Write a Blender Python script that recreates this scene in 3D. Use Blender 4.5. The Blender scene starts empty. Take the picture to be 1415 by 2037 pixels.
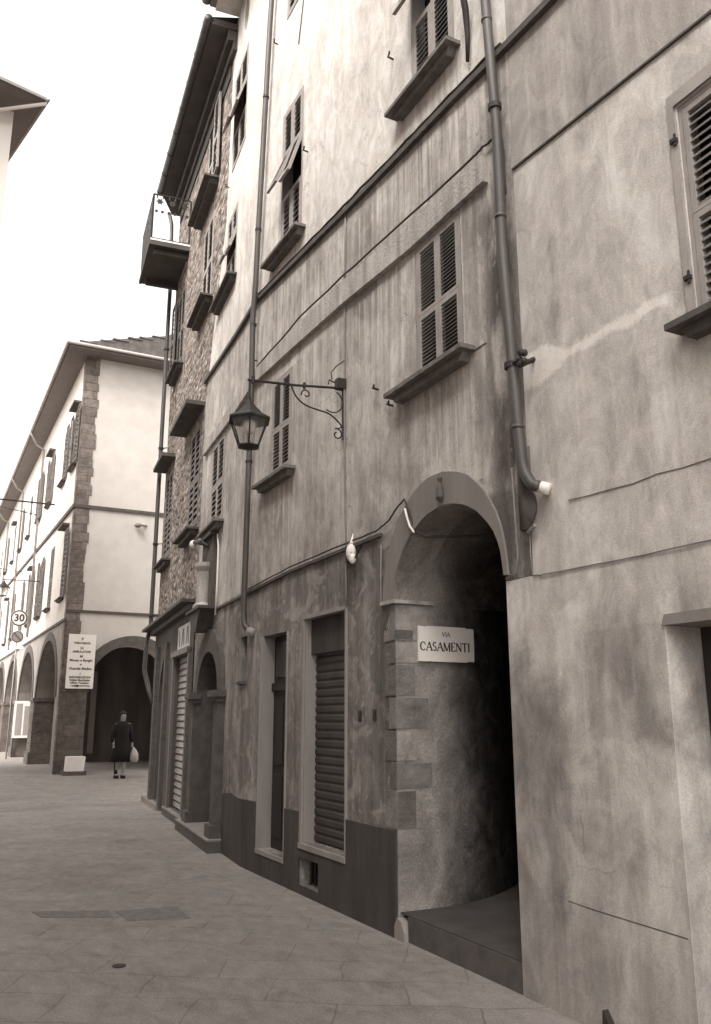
import bpy, math, random
from mathutils import Vector, Matrix
from mathutils.geometry import tessellate_polygon
random.seed(7)
R = math.radians
S = bpy.context.scene
COL = S.collection
ORG = {}

# ------------------------------------------------------------------ frames
class Frame:
    """a vertical plane: s runs along the wall, o outward from it, z up"""
    def __init__(self, p, d, n):
        self.p, self.d, self.n = Vector((*p, 0)), Vector((*d, 0)), Vector((*n, 0))
    def __call__(self, s, o, z):
        return self.p + self.d * s + self.n * o + Vector((0, 0, z))
def frame(p, deg):
    a = R(deg); d = (math.sin(a), math.cos(a))
    return Frame(p, d, (-d[1], d[0]))
FM = frame((3.5, 4.3), 1.8)                    # main facade
SB = 4.95                                      # where the facade bends
pb = FM(SB, 0, 0)
FB = frame((pb.x, pb.y), 8.0)                  # facade after the bend, and the stone house
FL = frame((4.5, 26.0), 1.75)                  # arcaded house, street side
FE = Frame((4.5, 26.0), (FL.d.y, -FL.d.x), (-FL.d.x, -FL.d.y))   # its end wall
W0 = Frame((0, 0), (1, 0), (0, -1))            # plain: s = x, o = -y

# ------------------------------------------------------------------ mesh building
class MB:
    def __init__(self, F=W0): self.v, self.f, self.mi, self.m, self.F = [], [], [], 0, F
    def add(self, vs, fs):
        k = len(self.v); self.v += [Vector(a) for a in vs]
        self.f += [tuple(i + k for i in f) for f in fs]; self.mi += [self.m] * len(fs)
        return self
    def box(self, s0, s1, o0, o1, z0, z1, F=None):
        F = F or self.F
        return self.add([F(s, o, z) for z in (z0, z1) for o in (o0, o1) for s in (s0, s1)],
            [(0, 1, 3, 2), (4, 6, 7, 5), (0, 4, 5, 1), (2, 3, 7, 6), (0, 2, 6, 4), (1, 5, 7, 3)])
    def quad(self, *p): return self.add(p, [tuple(range(len(p)))])
    def prism(self, pts, o0, o1, F=None):
        """polygon of (s, z) extruded from o0 to o1"""
        F = F or self.F; n = len(pts)
        t = tessellate_polygon([[Vector((a, b, 0)) for a, b in pts]])
        self.add([F(a, o0, b) for a, b in pts] + [F(a, o1, b) for a, b in pts],
            [tuple(x) for x in t] + [tuple(i + n for i in x) for x in t] + [(i, (i + 1) % n, (i + 1) % n + n, i + n) for i in range(n)])
        return self
    def sheet(self, outer, holes=(), o=0.0, F=None):
        F = F or self.F
        loops = [[Vector((a, b, 0)) for a, b in l] for l in [outer, *holes]]
        t = tessellate_polygon(loops)
        flat = [p for l in [outer, *holes] for p in l]
        return self.add([F(a, o, b) for a, b in flat], [tuple(x) for x in t])
    def sleeve(self, pts, o0, o1, F=None, close=True):
        F = F or self.F; n = len(pts)
        m = n if close else n - 1
        return self.add([F(a, o0, b) for a, b in pts] + [F(a, o1, b) for a, b in pts],
            [(i, (i + 1) % n, (i + 1) % n + n, i + n) for i in range(m)])
    def strip(self, pts, o0, o1, z0, z1, F=None):
        """ledge of the same section along points (s, z)"""
        F = F or self.F
        vs = []
        for s, z in pts: vs += [F(s, o0, z + z0), F(s, o1, z + z0), F(s, o1, z + z1), F(s, o0, z + z1)]
        fs = [(0, 1, 2, 3)]
        for i in range(len(pts) - 1):
            a = i * 4
            for j in range(4): fs.append((a + j, a + (j + 1) % 4, a + 4 + (j + 1) % 4, a + 4 + j))
        a = (len(pts) - 1) * 4; fs.append((a, a + 1, a + 2, a + 3))
        return self.add(vs, fs)
    def tube(self, pts, r, n=8, cap=True):
        pts = [Vector(p) for p in pts]
        rr = r if isinstance(r, (list, tuple)) else [r] * len(pts)
        k = len(pts); vs = []
        prev = None
        for i, p in enumerate(pts):
            t = (pts[min(i + 1, k - 1)] - pts[max(i - 1, 0)]).normalized()
            if prev is None:
                u = t.orthogonal().normalized()
            else:
                u = (prev - t * prev.dot(t))
                u = u.normalized() if u.length > 1e-6 else t.orthogonal().normalized()
            prev = u; w = t.cross(u)
            vs += [p + (u * math.cos(2 * math.pi * j / n) + w * math.sin(2 * math.pi * j / n)) * rr[i] for j in range(n)]
        fs = [(i * n + j, i * n + (j + 1) % n, (i + 1) * n + (j + 1) % n, (i + 1) * n + j) for i in range(k - 1) for j in range(n)]
        if cap: fs += [tuple(range(n)), tuple(range((k - 1) * n, k * n))]
        return self.add(vs, fs)
    def lathe(self, c, prof, n=12, rot=0.0):
        c = Vector(c); k = len(prof)
        vs = [c + Vector((r * math.cos(rot + 2 * math.pi * j / n), r * math.sin(rot + 2 * math.pi * j / n), z)) for r, z in prof for j in range(n)]
        fs = [(i * n + j, i * n + (j + 1) % n, (i + 1) * n + (j + 1) % n, (i + 1) * n + j) for i in range(k - 1) for j in range(n)]
        fs += [tuple(range(n)), tuple(range((k - 1) * n, k * n))]
        return self.add(vs, fs)
    def ball(self, c, r, sx=1, sy=1, sz=1, n=12):
        prof = [(max(1e-3, math.sin(math.pi * i / 8)), -math.cos(math.pi * i / 8)) for i in range(9)]
        k = len(self.v); self.lathe((0, 0, 0), prof, n)
        for i in range(k, len(self.v)):
            v = self.v[i]; self.v[i] = Vector(c) + Vector((v.x * r * sx, v.y * r * sy, v.z * r * sz))
        return self
    def build(self, name, mats, parent=None, smooth=False, org=None):
        if not isinstance(mats, (list, tuple)): mats = [mats]
        if parent is not None: o0 = ORG[parent.name]
        elif org is not None: o0 = Vector(org)
        else:
            n = len(self.v); o0 = Vector((sum(v.x for v in self.v) / n, sum(v.y for v in self.v) / n, min(v.z for v in self.v)))
        me = bpy.data.meshes.new(name)
        me.from_pydata([tuple(v - o0) for v in self.v], [], self.f)
        for m in mats: me.materials.append(m)
        me.polygons.foreach_set('material_index', self.mi)
        if smooth: me.polygons.foreach_set('use_smooth', [True] * len(self.f))
        me.update()
        bm = bmesh.new(); bm.from_mesh(me)
        bmesh.ops.recalc_face_normals(bm, faces=bm.faces); bm.to_mesh(me); bm.free()
        o = bpy.data.objects.new(name, me); COL.objects.link(o)
        if parent is not None: o.parent = parent
        else: o.location = o0
        ORG[o.name] = o0
        return o
import bmesh

def tag(o, label=None, cat=None, group=None, kind=None):
    if label: o['label'] = label
    if cat: o['category'] = cat
    if group: o['group'] = group
    if kind: o['kind'] = kind
    return o
def thing(name, loc, label, cat, group=None):
    o = bpy.data.objects.new(name, None); COL.objects.link(o); o.location = loc; o.empty_display_size = .2
    ORG[o.name] = Vector(loc); return tag(o, label, cat, group)

def arch(s0, s1, zb, zs, za, n=16, c=None):
    """round or flattened arch outline, from the left foot over the top to the right foot"""
    hw = (s1 - s0) / 2; c = (s0 + s1) / 2
    return [(s0, zb)] + [(c - hw * math.cos(math.pi * i / n), zs + (za - zs) * math.sin(math.pi * i / n)) for i in range(n + 1)] + [(s1, zb)]
def pointed(s0, s1, zb, zs, za, n=8):
    hw = (s1 - s0) / 2; rise = za - zs; c = (s0 + s1) / 2
    if rise <= hw: return arch(s0, s1, zb, zs, za)
    Rr = (hw * hw + rise * rise) / (2 * hw); a1 = math.asin(rise / Rr)
    L = [(s0 + Rr - Rr * math.cos(a1 * i / n), zs + Rr * math.sin(a1 * i / n)) for i in range(n + 1)]
    return [(s0, zb)] + L + [(2 * c - a, b) for a, b in reversed(L[:-1])] + [(s1, zb)]
def rect(s0, s1, z0, z1): return [(s0, z0), (s0, z1), (s1, z1), (s1, z0)]

# ------------------------------------------------------------------ materials
def tone(v):
    """a warm grey of the old print's tint"""
    k = max(0., min(1., v / .6))
    return (v, v * (.86 + .06 * k), v * (.79 + .055 * k), 1)
class NT:
    def __init__(self, name):
        self.mat = bpy.data.materials.new(name); self.mat.use_nodes = True
        self.t = self.mat.node_tree; self.b = self.t.nodes['Principled BSDF']
        self.pos = self.t.nodes.new('ShaderNodeNewGeometry').outputs['Position']
    def node(self, ty, **k):
        n = self.t.nodes.new(ty)
        for a, b in k.items(): setattr(n, a, b)
        return n
    def put(self, sock, v):
        if hasattr(v, 'is_linked') or isinstance(v, bpy.types.NodeSocket): self.t.links.new(v, sock)
        else: sock.default_value = v
    def math(self, op, a, b=0., clamp=False):
        n = self.node('ShaderNodeMath', operation=op, use_clamp=clamp); self.put(n.inputs[0], a); self.put(n.inputs[1], b); return n.outputs[0]
    def mix(self, f, a, b, mode='MIX'):
        n = self.node('ShaderNodeMix', data_type='RGBA', blend_type=mode); self.put(n.inputs['Factor'], f)
        self.put(n.inputs[6], a); self.put(n.inputs[7], b); return n.outputs[2]
    def vec(self, sx, sy, sz, off=(0, 0, 0), rz=0.):
        n = self.node('ShaderNodeMapping'); self.t.links.new(self.pos, n.inputs[0])
        n.inputs['Scale'].default_value = (sx, sy, sz); n.inputs['Location'].default_value = off; n.inputs['Rotation'].default_value = (0, 0, rz)
        return n.outputs[0]
    def noise(self, v, scale=1., detail=5., rough=.55, dist=0.):
        n = self.node('ShaderNodeTexNoise'); self.t.links.new(v, n.inputs['Vector'])
        n.inputs['Scale'].default_value = scale; n.inputs['Detail'].default_value = detail
        n.inputs['Roughness'].default_value = rough; n.inputs['Distortion'].default_value = dist; return n.outputs['Fac']
    def ramp(self, f, stops):
        n = self.node('ShaderNodeValToRGB'); self.put(n.inputs[0], f); e = n.color_ramp.elements
        while len(e) < len(stops): e.new(.5)
        for q, (p, c) in zip(e, stops):
            q.position = p; q.color = c if isinstance(c, tuple) else (c, c, c, 1)
        return n.outputs[0]
    def sep(self):
        n = self.node('ShaderNodeSeparateXYZ'); self.t.links.new(self.pos, n.inputs[0]); return n.outputs
    def bump(self, h, strength=.3, dist=.01):
        n = self.node('ShaderNodeBump'); self.put(n.inputs['Height'], h); n.inputs['Strength'].default_value = strength
        n.inputs['Distance'].default_value = dist; self.t.links.new(n.outputs[0], self.b.inputs['Normal'])
    def out(self, col, rough=.85, spec=.25, metal=0.):
        self.put(self.b.inputs['Base Color'], col); self.put(self.b.inputs['Roughness'], rough)
        self.b.inputs['Specular IOR Level'].default_value = spec; self.b.inputs['Metallic'].default_value = metal
        return self.mat

def plain(name, v, rough=.7, var=.25, scale=8., bump=.2, spec=.25, metal=0., streak=False, bd=.004):
    m = NT(name)
    vec = m.vec(1, 1, .18) if streak else m.vec(1, 1, 1)
    f = m.noise(vec, scale, 6, .6)
    g = m.noise(m.vec(1, 1, 1), 55, 3, .6)
    f = m.math('ADD', m.math('MULTIPLY', f, .75), m.math('MULTIPLY', g, .25))
    c = m.ramp(f, [(.3, tone(v * (1 - var))), (.7, tone(v * (1 + var)))])
    if bump: m.bump(m.noise(m.vec(1, 1, 1), 40, 5, .6), bump, bd)
    return m.out(c, rough, spec, metal)

def smooth_step(m, x, w):
    """0..1 as x crosses zero over a width w"""
    return m.math('ADD', m.math('DIVIDE', x, w), .5, clamp=True)

def facade_material():
    m = NT('weathered_plaster')
    x, y, z = m.sep()
    wob = m.math('MULTIPLY', m.math('SUBTRACT', m.noise(m.vec(1, 1, 1), 3., 4), .5), .10)
    zz = m.math('ADD', z, wob)
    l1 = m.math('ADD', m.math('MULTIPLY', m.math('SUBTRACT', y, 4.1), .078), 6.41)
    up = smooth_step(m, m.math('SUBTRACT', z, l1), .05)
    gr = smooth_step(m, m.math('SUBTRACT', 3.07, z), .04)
    streak = m.noise(m.vec(4.2, 4.2, .36), 1., 8, .66, .55)
    streak2 = m.noise(m.vec(10, 10, .9, (3, 3, 1)), 1., 7, .68, .6)
    blotch = m.noise(m.vec(1, 1, .7, (9, 2, 0)), 1.1, 7, .62, .6)
    fine = m.noise(m.vec(1, 1, .8), 95, 6, .8)
    mid = m.noise(m.vec(1, 1, .55, (2, 8, 1)), 5.5, 9, .72, .8)
    spot = m.ramp(m.noise(m.vec(1, 1, .5, (5, 1, 4)), 9, 4, .6, .4), [(.63, 0.), (.70, 1.)])
    patch = m.ramp(m.noise(m.vec(1, 1, 1.2, (0, 7, 3)), 2.3, 8, .68, .8), [(.52, 0.), (.60, 1.)])
    # three coats of plaster: bright on top, streaked grey in the middle, grey brown below the cable line
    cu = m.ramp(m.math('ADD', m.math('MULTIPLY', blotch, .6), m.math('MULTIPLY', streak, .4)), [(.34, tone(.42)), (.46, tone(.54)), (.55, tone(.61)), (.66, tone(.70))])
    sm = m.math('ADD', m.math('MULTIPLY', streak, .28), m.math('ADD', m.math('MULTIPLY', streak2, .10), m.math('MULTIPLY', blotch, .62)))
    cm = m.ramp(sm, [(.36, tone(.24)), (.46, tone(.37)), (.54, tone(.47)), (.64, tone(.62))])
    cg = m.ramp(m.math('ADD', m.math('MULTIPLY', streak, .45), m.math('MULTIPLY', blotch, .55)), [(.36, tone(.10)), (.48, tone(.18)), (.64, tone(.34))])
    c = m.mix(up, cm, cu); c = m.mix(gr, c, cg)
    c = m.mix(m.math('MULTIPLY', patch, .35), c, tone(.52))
    # runs of dirt under the long ledges
    d1 = m.math('SUBTRACT', l1, z)
    drip = m.math('MULTIPLY', m.math('SUBTRACT', 1., m.math('DIVIDE', d1, .9), clamp=True), m.math('GREATER_THAN', d1, 0.))
    dn = m.ramp(m.noise(m.vec(9, 9, .3, (1, 5, 0)), 1., 4, .6), [(.5, 0.), (.66, 1.)])
    c = m.mix(m.math('MULTIPLY', m.math('MULTIPLY', drip, dn), .65), c, tone(.12))
    # rain runs, pale and dark, under each window ledge
    runs = m.noise(m.vec(17, 17, .35, (2, 2, 7)), 1., 5, .6, .25)
    rd, rp = m.ramp(runs, [(.50, 0.), (.60, 1.)]), m.ramp(runs, [(.36, 1.), (.46, 0.)])
    for y0, y1, zt, ln in ((4.55, 5.75, 4.12, 1.1), (7.95, 8.95, 4.1, 1.1), (4.6, 5.7, 6.83, 1.5), (7.7, 8.9, 6.93, 1.4), (10.8, 12.2, 4.1, 1.0), (3.9, 9.3, 5.43, 1.3), (3.9, 9.3, 6.35, .9)):
        inside = m.math('MULTIPLY', smooth_step(m, m.math('SUBTRACT', y, y0), .1), smooth_step(m, m.math('SUBTRACT', y1, y), .1))
        dz = m.math('SUBTRACT', zt, z)
        fall = m.math('MULTIPLY', m.math('SUBTRACT', 1., m.math('DIVIDE', dz, ln), clamp=True), m.math('GREATER_THAN', dz, 0.))
        k_ = m.math('MULTIPLY', inside, fall)
        c = m.mix(m.math('MULTIPLY', m.math('MULTIPLY', k_, rd), .32), c, tone(.15))
        c = m.mix(m.math('MULTIPLY', m.math('MULTIPLY', k_, rp), .5), c, tone(.62))
    low = smooth_step(m, m.math('SUBTRACT', 6.6, z), .3)
    c = m.mix(m.math('MULTIPLY', m.math('MULTIPLY', rd, low), .14), c, tone(.14))
    c = m.mix(m.math('MULTIPLY', rp, .10), c, tone(.66))
    # hairline cracks
    vo = m.node('ShaderNodeTexVoronoi', feature='DISTANCE_TO_EDGE'); m.t.links.new(m.vec(1.1, 1.1, .7, (3, 1, 2)), vo.inputs['Vector']); vo.inputs['Scale'].default_value = .9
    wb = m.node('ShaderNodeVectorMath', operation='ADD'); nw = m.node('ShaderNodeTexNoise'); nw.inputs['Scale'].default_value = 2.5; nw.inputs['Detail'].default_value = 6
    m.t.links.new(m.pos, nw.inputs['Vector']); m.t.links.new(m.vec(1.1, 1.1, .7, (3, 1, 2)), wb.inputs[0]); m.t.links.new(nw.outputs['Color'], wb.inputs[1]); m.t.links.new(wb.outputs[0], vo.inputs['Vector'])
    cr = m.math('MULTIPLY', m.ramp(vo.outputs['Distance'], [(.0, 1.), (.006, 0.)]), m.ramp(blotch, [(.50, 0.), (.56, 1.)]))
    c = m.mix(m.math('MULTIPLY', cr, .6), c, tone(.10))
    # damp dark run beside the big downpipe
    dy = m.math('ABSOLUTE', m.math('SUBTRACT', y, m.math('SUBTRACT', 4.22, m.math('MULTIPLY', m.math('SUBTRACT', z, 3.), -.01))))
    wet = m.math('SUBTRACT', 1.25, m.math('DIVIDE', dy, .34), clamp=True)
    wet = m.math('MULTIPLY', wet, m.math('MULTIPLY', smooth_step(m, m.math('SUBTRACT', z, 2.45), .3), smooth_step(m, m.math('SUBTRACT', 5.9, z), .6)))
    c = m.mix(m.math('MULTIPLY', wet, m.ramp(m.noise(m.vec(4, 4, 1.4), 1., 5), [(.40, .1), (.56, .95)])), c, tone(.085))
    c = m.mix(.34, c, m.ramp(mid, [(.34, .12), (.5, .5), (.66, .9)]), 'OVERLAY')
    c = m.mix(m.math('MULTIPLY', spot, .3), c, tone(.66))
    c = m.mix(.30, c, m.ramp(fine, [(.36, .16), (.64, .86)]), 'OVERLAY')
    m.bump(m.math('ADD', m.math('MULTIPLY', fine, .5), m.math('MULTIPLY', blotch, 1.2)), .5, .012)
    return m.out(c, .9, .15)

def right_material():
    m = NT('smooth_pale_plaster')
    x, y, z = m.sep()
    up = smooth_step(m, m.math('SUBTRACT', z, m.math('ADD', m.math('MULTIPLY', m.math('SUBTRACT', y, 4.0), .087), 5.36)), .02)
    ragged = m.math('MULTIPLY', m.math('SUBTRACT', m.noise(m.vec(1, 1, 1, (5, 5, 5)), 7, 6, .65), .5), .16)
    low = smooth_step(m, m.math('SUBTRACT', 1.25, m.math('ADD', z, m.math('MULTIPLY', m.noise(m.vec(1, 1, 1), 1.6, 4), .9))), .9)
    blotch = m.noise(m.vec(1, 1, .6, (4, 4, 0)), 1.5, 8, .66, .9)
    streak = m.noise(m.vec(6, 6, .6), 1., 6, .6, .2)
    fine = m.noise(m.vec(1, 1, 1), 110, 6, .8)
    mid = m.noise(m.vec(1, 1, .7, (2, 8, 1)), 4.5, 9, .72, .8)
    f = m.math('ADD', m.math('MULTIPLY', blotch, .7), m.math('MULTIPLY', streak, .3))
    c = m.ramp(f, [(.36, tone(.32)), (.45, tone(.44)), (.53, tone(.51)), (.64, tone(.63))])
    cd = m.ramp(f, [(.34, tone(.22)), (.64, tone(.38))])
    c = m.mix(m.math('MULTIPLY', low, .85), c, cd)
    cu = m.ramp(m.math('ADD', m.math('MULTIPLY', blotch, .4), m.math('MULTIPLY', streak, .6)), [(.36, tone(.26)), (.62, tone(.42))])
    c = m.mix(up, c, cu)
    # pale filler dragged along an old crack, and a squared patch of newer render
    zr = m.math('ADD', z, ragged)
    bandc = m.math('ABSOLUTE', m.math('SUBTRACT', zr, m.math('ADD', 3.80, m.math('MULTIPLY', m.math('SUBTRACT', 3.95, y), -.02))))
    wid = m.math('SUBTRACT', m.math('ADD', .035, m.math('MULTIPLY', smooth_step(m, m.math('SUBTRACT', y, 3.72), .25), .09)), bandc)
    fil = m.math('MULTIPLY', smooth_step(m, wid, .03), smooth_step(m, m.math('SUBTRACT', y, 2.78), .1))
    c = m.mix(m.math('MULTIPLY', fil, .75), c, tone(.78))
    pt = m.math('MULTIPLY', m.math('MULTIPLY', smooth_step(m, m.math('SUBTRACT', m.math('ADD', y, ragged), 3.03), .02), smooth_step(m, m.math('SUBTRACT', 3.60, m.math('ADD', y, ragged)), .02)), m.math('MULTIPLY', smooth_step(m, m.math('SUBTRACT', zr, 1.47), .02), smooth_step(m, m.math('SUBTRACT', 2.07, z), .02)))
    c = m.mix(m.math('MULTIPLY', pt, .4), c, tone(.30))
    dk = m.math('MULTIPLY', smooth_step(m, m.math('SUBTRACT', m.math('ADD', y, m.math('MULTIPLY', ragged, 2.)), 3.82), .12), m.math('MULTIPLY', smooth_step(m, m.math('SUBTRACT', m.math('ADD', z, m.math('MULTIPLY', ragged, 2.)), 1.15), .3), smooth_step(m, m.math('SUBTRACT', 1.85, m.math('ADD', z, m.math('MULTIPLY', ragged, 2.))), .2)))
    c = m.mix(m.math('MULTIPLY', dk, .6), c, tone(.15))
    # the crack itself, below the patch
    cx = m.math('ABSOLUTE', m.math('SUBTRACT', m.math('ADD', y, m.math('MULTIPLY', ragged, .8)), 3.73))
    ck = m.math('MULTIPLY', m.math('MULTIPLY', m.math('MULTIPLY', smooth_step(m, m.math('SUBTRACT', .007, cx), .012), m.ramp(m.noise(m.vec(1, 1, 1), 8, 3), [(.40, .1), (.55, 1.)])), m.math('GREATER_THAN', z, .86)), m.math('LESS_THAN', z, 1.28))
    cz = m.math('ABSOLUTE', m.math('SUBTRACT', m.math('ADD', z, m.math('MULTIPLY', ragged, .9)), .80))
    ck2 = m.math('MULTIPLY', m.math('MULTIPLY', m.math('MULTIPLY', smooth_step(m, m.math('SUBTRACT', .004, cz), .008), m.ramp(m.noise(m.vec(1, 1, 1), 6, 3), [(.42, 0.), (.58, .9)])), m.math('GREATER_THAN', y, 3.1)), m.math('LESS_THAN', y, 3.85))
    c = m.mix(m.math('MULTIPLY', m.math('MAXIMUM', ck, ck2), .5), c, tone(.10))
    runs = m.noise(m.vec(15, 15, .5, (2, 2, 7)), 1., 6, .6, .3)
    c = m.mix(m.math('MULTIPLY', m.ramp(runs, [(.52, 0.), (.64, 1.)]), .12), c, tone(.16))
    c = m.mix(m.math('MULTIPLY', m.ramp(runs, [(.34, 1.), (.44, 0.)]), .10), c, tone(.75))
    st = m.ramp(m.noise(m.vec(1, 1.9, 1.1, (0, 1.3, 2)), 1.0, 7, .55, .35), [(.53, 0.), (.64, 1.)])
    st = m.math('MULTIPLY', st, smooth_step(m, m.math('SUBTRACT', 2.3, z), .8))
    c = m.mix(m.math('MULTIPLY', st, .6), c, tone(.13))
    c = m.mix(.30, c, m.ramp(mid, [(.34, .15), (.5, .5), (.66, .9)]), 'OVERLAY')
    c = m.mix(.28, c, m.ramp(fine, [(.36, .18), (.64, .86)]), 'OVERLAY')
    m.bump(m.math('ADD', m.math('MULTIPLY', fine, .4), m.math('MULTIPLY', blotch, 1.4)), .45, .012)
    return m.out(c, .88, .2)

def rubble_material():
    m = NT('rubble_stone')
    n = m.node('ShaderNodeTexVoronoi'); n.inputs['Scale'].default_value = 5.5; n.inputs['Randomness'].default_value = 1.
    wv = m.node('ShaderNodeVectorMath', operation='ADD')
    m.t.links.new(m.vec(1, 1, 1.7), wv.inputs[0])
    nn = m.node('ShaderNodeTexNoise'); nn.inputs['Scale'].default_value = 3.; m.t.links.new(m.pos, nn.inputs['Vector'])
    sc = m.node('ShaderNodeVectorMath', operation='SCALE'); sc.inputs['Scale'].default_value = .25
    m.t.links.new(nn.outputs['Color'], sc.inputs[0]); m.t.links.new(sc.outputs[0], wv.inputs[1]); m.t.links.new(wv.outputs[0], n.inputs['Vector'])
    hs = m.node('ShaderNodeSeparateColor'); m.t.links.new(n.outputs['Color'], hs.inputs[0])
    stone = m.ramp(hs.outputs[0], [(0., tone(.10)), (.45, tone(.19)), (1., tone(.42))])
    edge = m.ramp(n.outputs['Distance'], [(.05, 0.), (.75, 1.)])
    c = m.mix(m.ramp(n.outputs['Distance'], [(.42, 0.), (.62, 1.)]), stone, tone(.24))
    c = m.mix(.6, c, m.ramp(m.noise(m.vec(1, 1, 1), 12, 6, .7), [(.35, tone(.18)), (.65, tone(.70))]), 'OVERLAY')
    m.bump(m.math('SUBTRACT', m.noise(m.vec(1, 1, 1), 14, 5), m.math('MULTIPLY', edge, .8)), .9, .04)
    return m.out(c, .95, .1)

def block_material(name, v, h=.28, w=.5, joint=.35, var=.3):
    """dressed stone blocks with joints"""
    m = NT(name); x, y, z = m.sep()
    cv = m.node('ShaderNodeCombineXYZ'); m.put(cv.inputs[0], m.math('ADD', x, y)); m.put(cv.inputs[1], z)
    b = m.node('ShaderNodeTexBrick'); m.t.links.new(cv.outputs[0], b.inputs['Vector'])
    b.inputs['Scale'].default_value = 1.; b.inputs['Brick Width'].default_value = w; b.inputs['Row Height'].default_value = h
    b.inputs['Mortar Size'].default_value = .012; b.inputs['Color1'].default_value = tone(v * (1 - var)); b.inputs['Color2'].default_value = tone(v * (1 + var))
    b.inputs['Mortar'].default_value = tone(v * joint)
    c = m.mix(.6, b.outputs['Color'], m.ramp(m.noise(m.vec(1, 1, 1), 7, 7, .65), [(.35, tone(.25)), (.65, tone(.7))]), 'OVERLAY')
    m.bump(m.math('SUBTRACT', m.noise(m.vec(1, 1, 1), 18, 5), b.outputs['Fac']), .5, .02)
    return m.out(c, .9, .15)

def paving_material():
    m = NT('stone_paving')
    v = m.vec(1, 1, 1, rz=R(33))
    nn = m.node('ShaderNodeTexNoise'); nn.inputs['Scale'].default_value = .9; nn.inputs['Detail'].default_value = 3; m.t.links.new(m.pos, nn.inputs['Vector'])
    sc = m.node('ShaderNodeVectorMath', operation='SCALE'); sc.inputs['Scale'].default_value = .22; m.t.links.new(nn.outputs['Color'], sc.inputs[0])
    ad = m.node('ShaderNodeVectorMath', operation='ADD'); m.t.links.new(v, ad.inputs[0]); m.t.links.new(sc.outputs[0], ad.inputs[1])
    b = m.node('ShaderNodeTexBrick'); m.t.links.new(ad.outputs[0], b.inputs['Vector']); b.inputs['Scale'].default_value = 1.
    b.inputs['Brick Width'].default_value = .8; b.inputs['Row Height'].default_value = .42; b.inputs['Mortar Size'].default_value = .008
    b.inputs['Mortar Smooth'].default_value = .6
    b.inputs['Color1'].default_value = tone(.23); b.inputs['Color2'].default_value = tone(.25); b.inputs['Mortar'].default_value = tone(.15)
    big = m.noise(m.vec(1, 1, 1), .8, 8, .66, 1.2)
    fine = m.noise(m.vec(1, 1, 1), 70, 8, .85)
    mid = m.noise(m.vec(1.6, .8, 1, rz=R(30)), 5, 9, .75, .5)
    c = m.mix(m.ramp(big, [(.34, .0), (.7, .55)]), b.outputs['Color'], tone(.30))
    c = m.mix(m.ramp(m.noise(m.vec(1, 1, 1, (7, 3, 0)), 1.3, 8, .7, .8), [(.55, 0.), (.75, .5)]), c, tone(.12))
    c = m.mix(.32, c, m.ramp(mid, [(.34, .2), (.66, .88)]), 'OVERLAY')
    c = m.mix(m.ramp(m.noise(m.vec(1, 1, 1, (3, 1, 0)), 16, 4, .6), [(.66, 0.), (.72, .45)]), c, tone(.07))
    c = m.mix(m.ramp(m.noise(m.vec(1, 2.2, 1, (8, 1, 0)), 5, 8, .7, .5), [(.62, 0.), (.70, .4)]), c, tone(.42))
    c = m.mix(.6, c, m.ramp(fine, [(.36, .15), (.64, .85)]), 'OVERLAY')
    m.bump(m.math('SUBTRACT', m.math('ADD', m.math('MULTIPLY', fine, .6), m.math('MULTIPLY', big, 1.5)), m.math('MULTIPLY', b.outputs['Fac'], .25)), .5, .012)
    return m.out(c, m.ramp(big, [(.35, .75), (.65, .5)]), .3)

P = {}
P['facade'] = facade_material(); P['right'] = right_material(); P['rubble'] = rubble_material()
P['paving'] = paving_material()
P['quoin'] = block_material('quoin_stone', .17, .27, .5, .75, .25)
P['pier'] = block_material('pier_stone', .12, .34, .9, .8, .15)
P['voussoir'] = plain('arch_stone', .10, .9, .35, 7, .5)
P['archplaster'] = plain('arch_plaster', .21, .9, .22, 5, .4, streak=True)
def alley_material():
    m = NT('alley_plaster_shade'); x, y, z = m.sep()
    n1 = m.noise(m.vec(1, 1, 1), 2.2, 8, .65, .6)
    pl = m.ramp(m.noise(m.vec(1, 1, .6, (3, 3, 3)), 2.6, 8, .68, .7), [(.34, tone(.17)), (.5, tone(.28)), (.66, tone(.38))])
    ru_shade = m.ramp(m.noise(m.vec(1, 1, 1, (1, 6, 3)), 4.5, 8, .7, .5), [(.36, tone(.035)), (.52, tone(.07)), (.68, tone(.14))])
    f = smooth_step(m, m.math('SUBTRACT', m.math('ADD', x, m.math('MULTIPLY', m.math('SUBTRACT', n1, .5), .9)), 4.18), .55)  # deeper in: bare rubble, with the passage's failing light put into its tone
    c = m.mix(f, pl, ru_shade)
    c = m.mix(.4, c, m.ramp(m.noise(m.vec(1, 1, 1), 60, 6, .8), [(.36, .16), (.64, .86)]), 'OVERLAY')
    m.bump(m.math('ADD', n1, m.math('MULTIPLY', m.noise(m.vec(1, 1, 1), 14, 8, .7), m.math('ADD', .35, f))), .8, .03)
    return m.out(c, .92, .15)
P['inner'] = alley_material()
P['deep'] = plain('alley_shade_rubble', .06, .95, .45, 4.5, .9, bd=.05)  # rubble kept very dark, the passage shade put into its colour
P['dado'] = plain('dark_dado_render', .068, .85, .4, 5, .5, streak=True)
P['band'] = plain('pale_plaster_band', .38, .9, .5, 9, .9, streak=True, bd=.012)
P['sill'] = plain('slate_ledge', .085, .8, .35, 9, .4); P['palesill'] = plain('stone_sill', .155, .85, .4, 11, .6)
P['shutter'] = plain('shutter_paint', .30, .6, .18, 9, .15)
P['slat'] = plain('shaded_shutter_slats', .15, .65, .25, 12, .1)  # same paint as the frames, louvre shade put into a darker tone
P['darkshutter'] = plain('dark_shutter_paint', .13, .6, .25, 9, .15)
P['void'] = plain('dark_room', .015, .9, .2, 3, 0)
P['glass'] = plain('window_glass', .03, .12, .2, 3, 0, spec=.6)
P['iron'] = plain('wrought_iron', .035, .55, .3, 30, .2)
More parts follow.
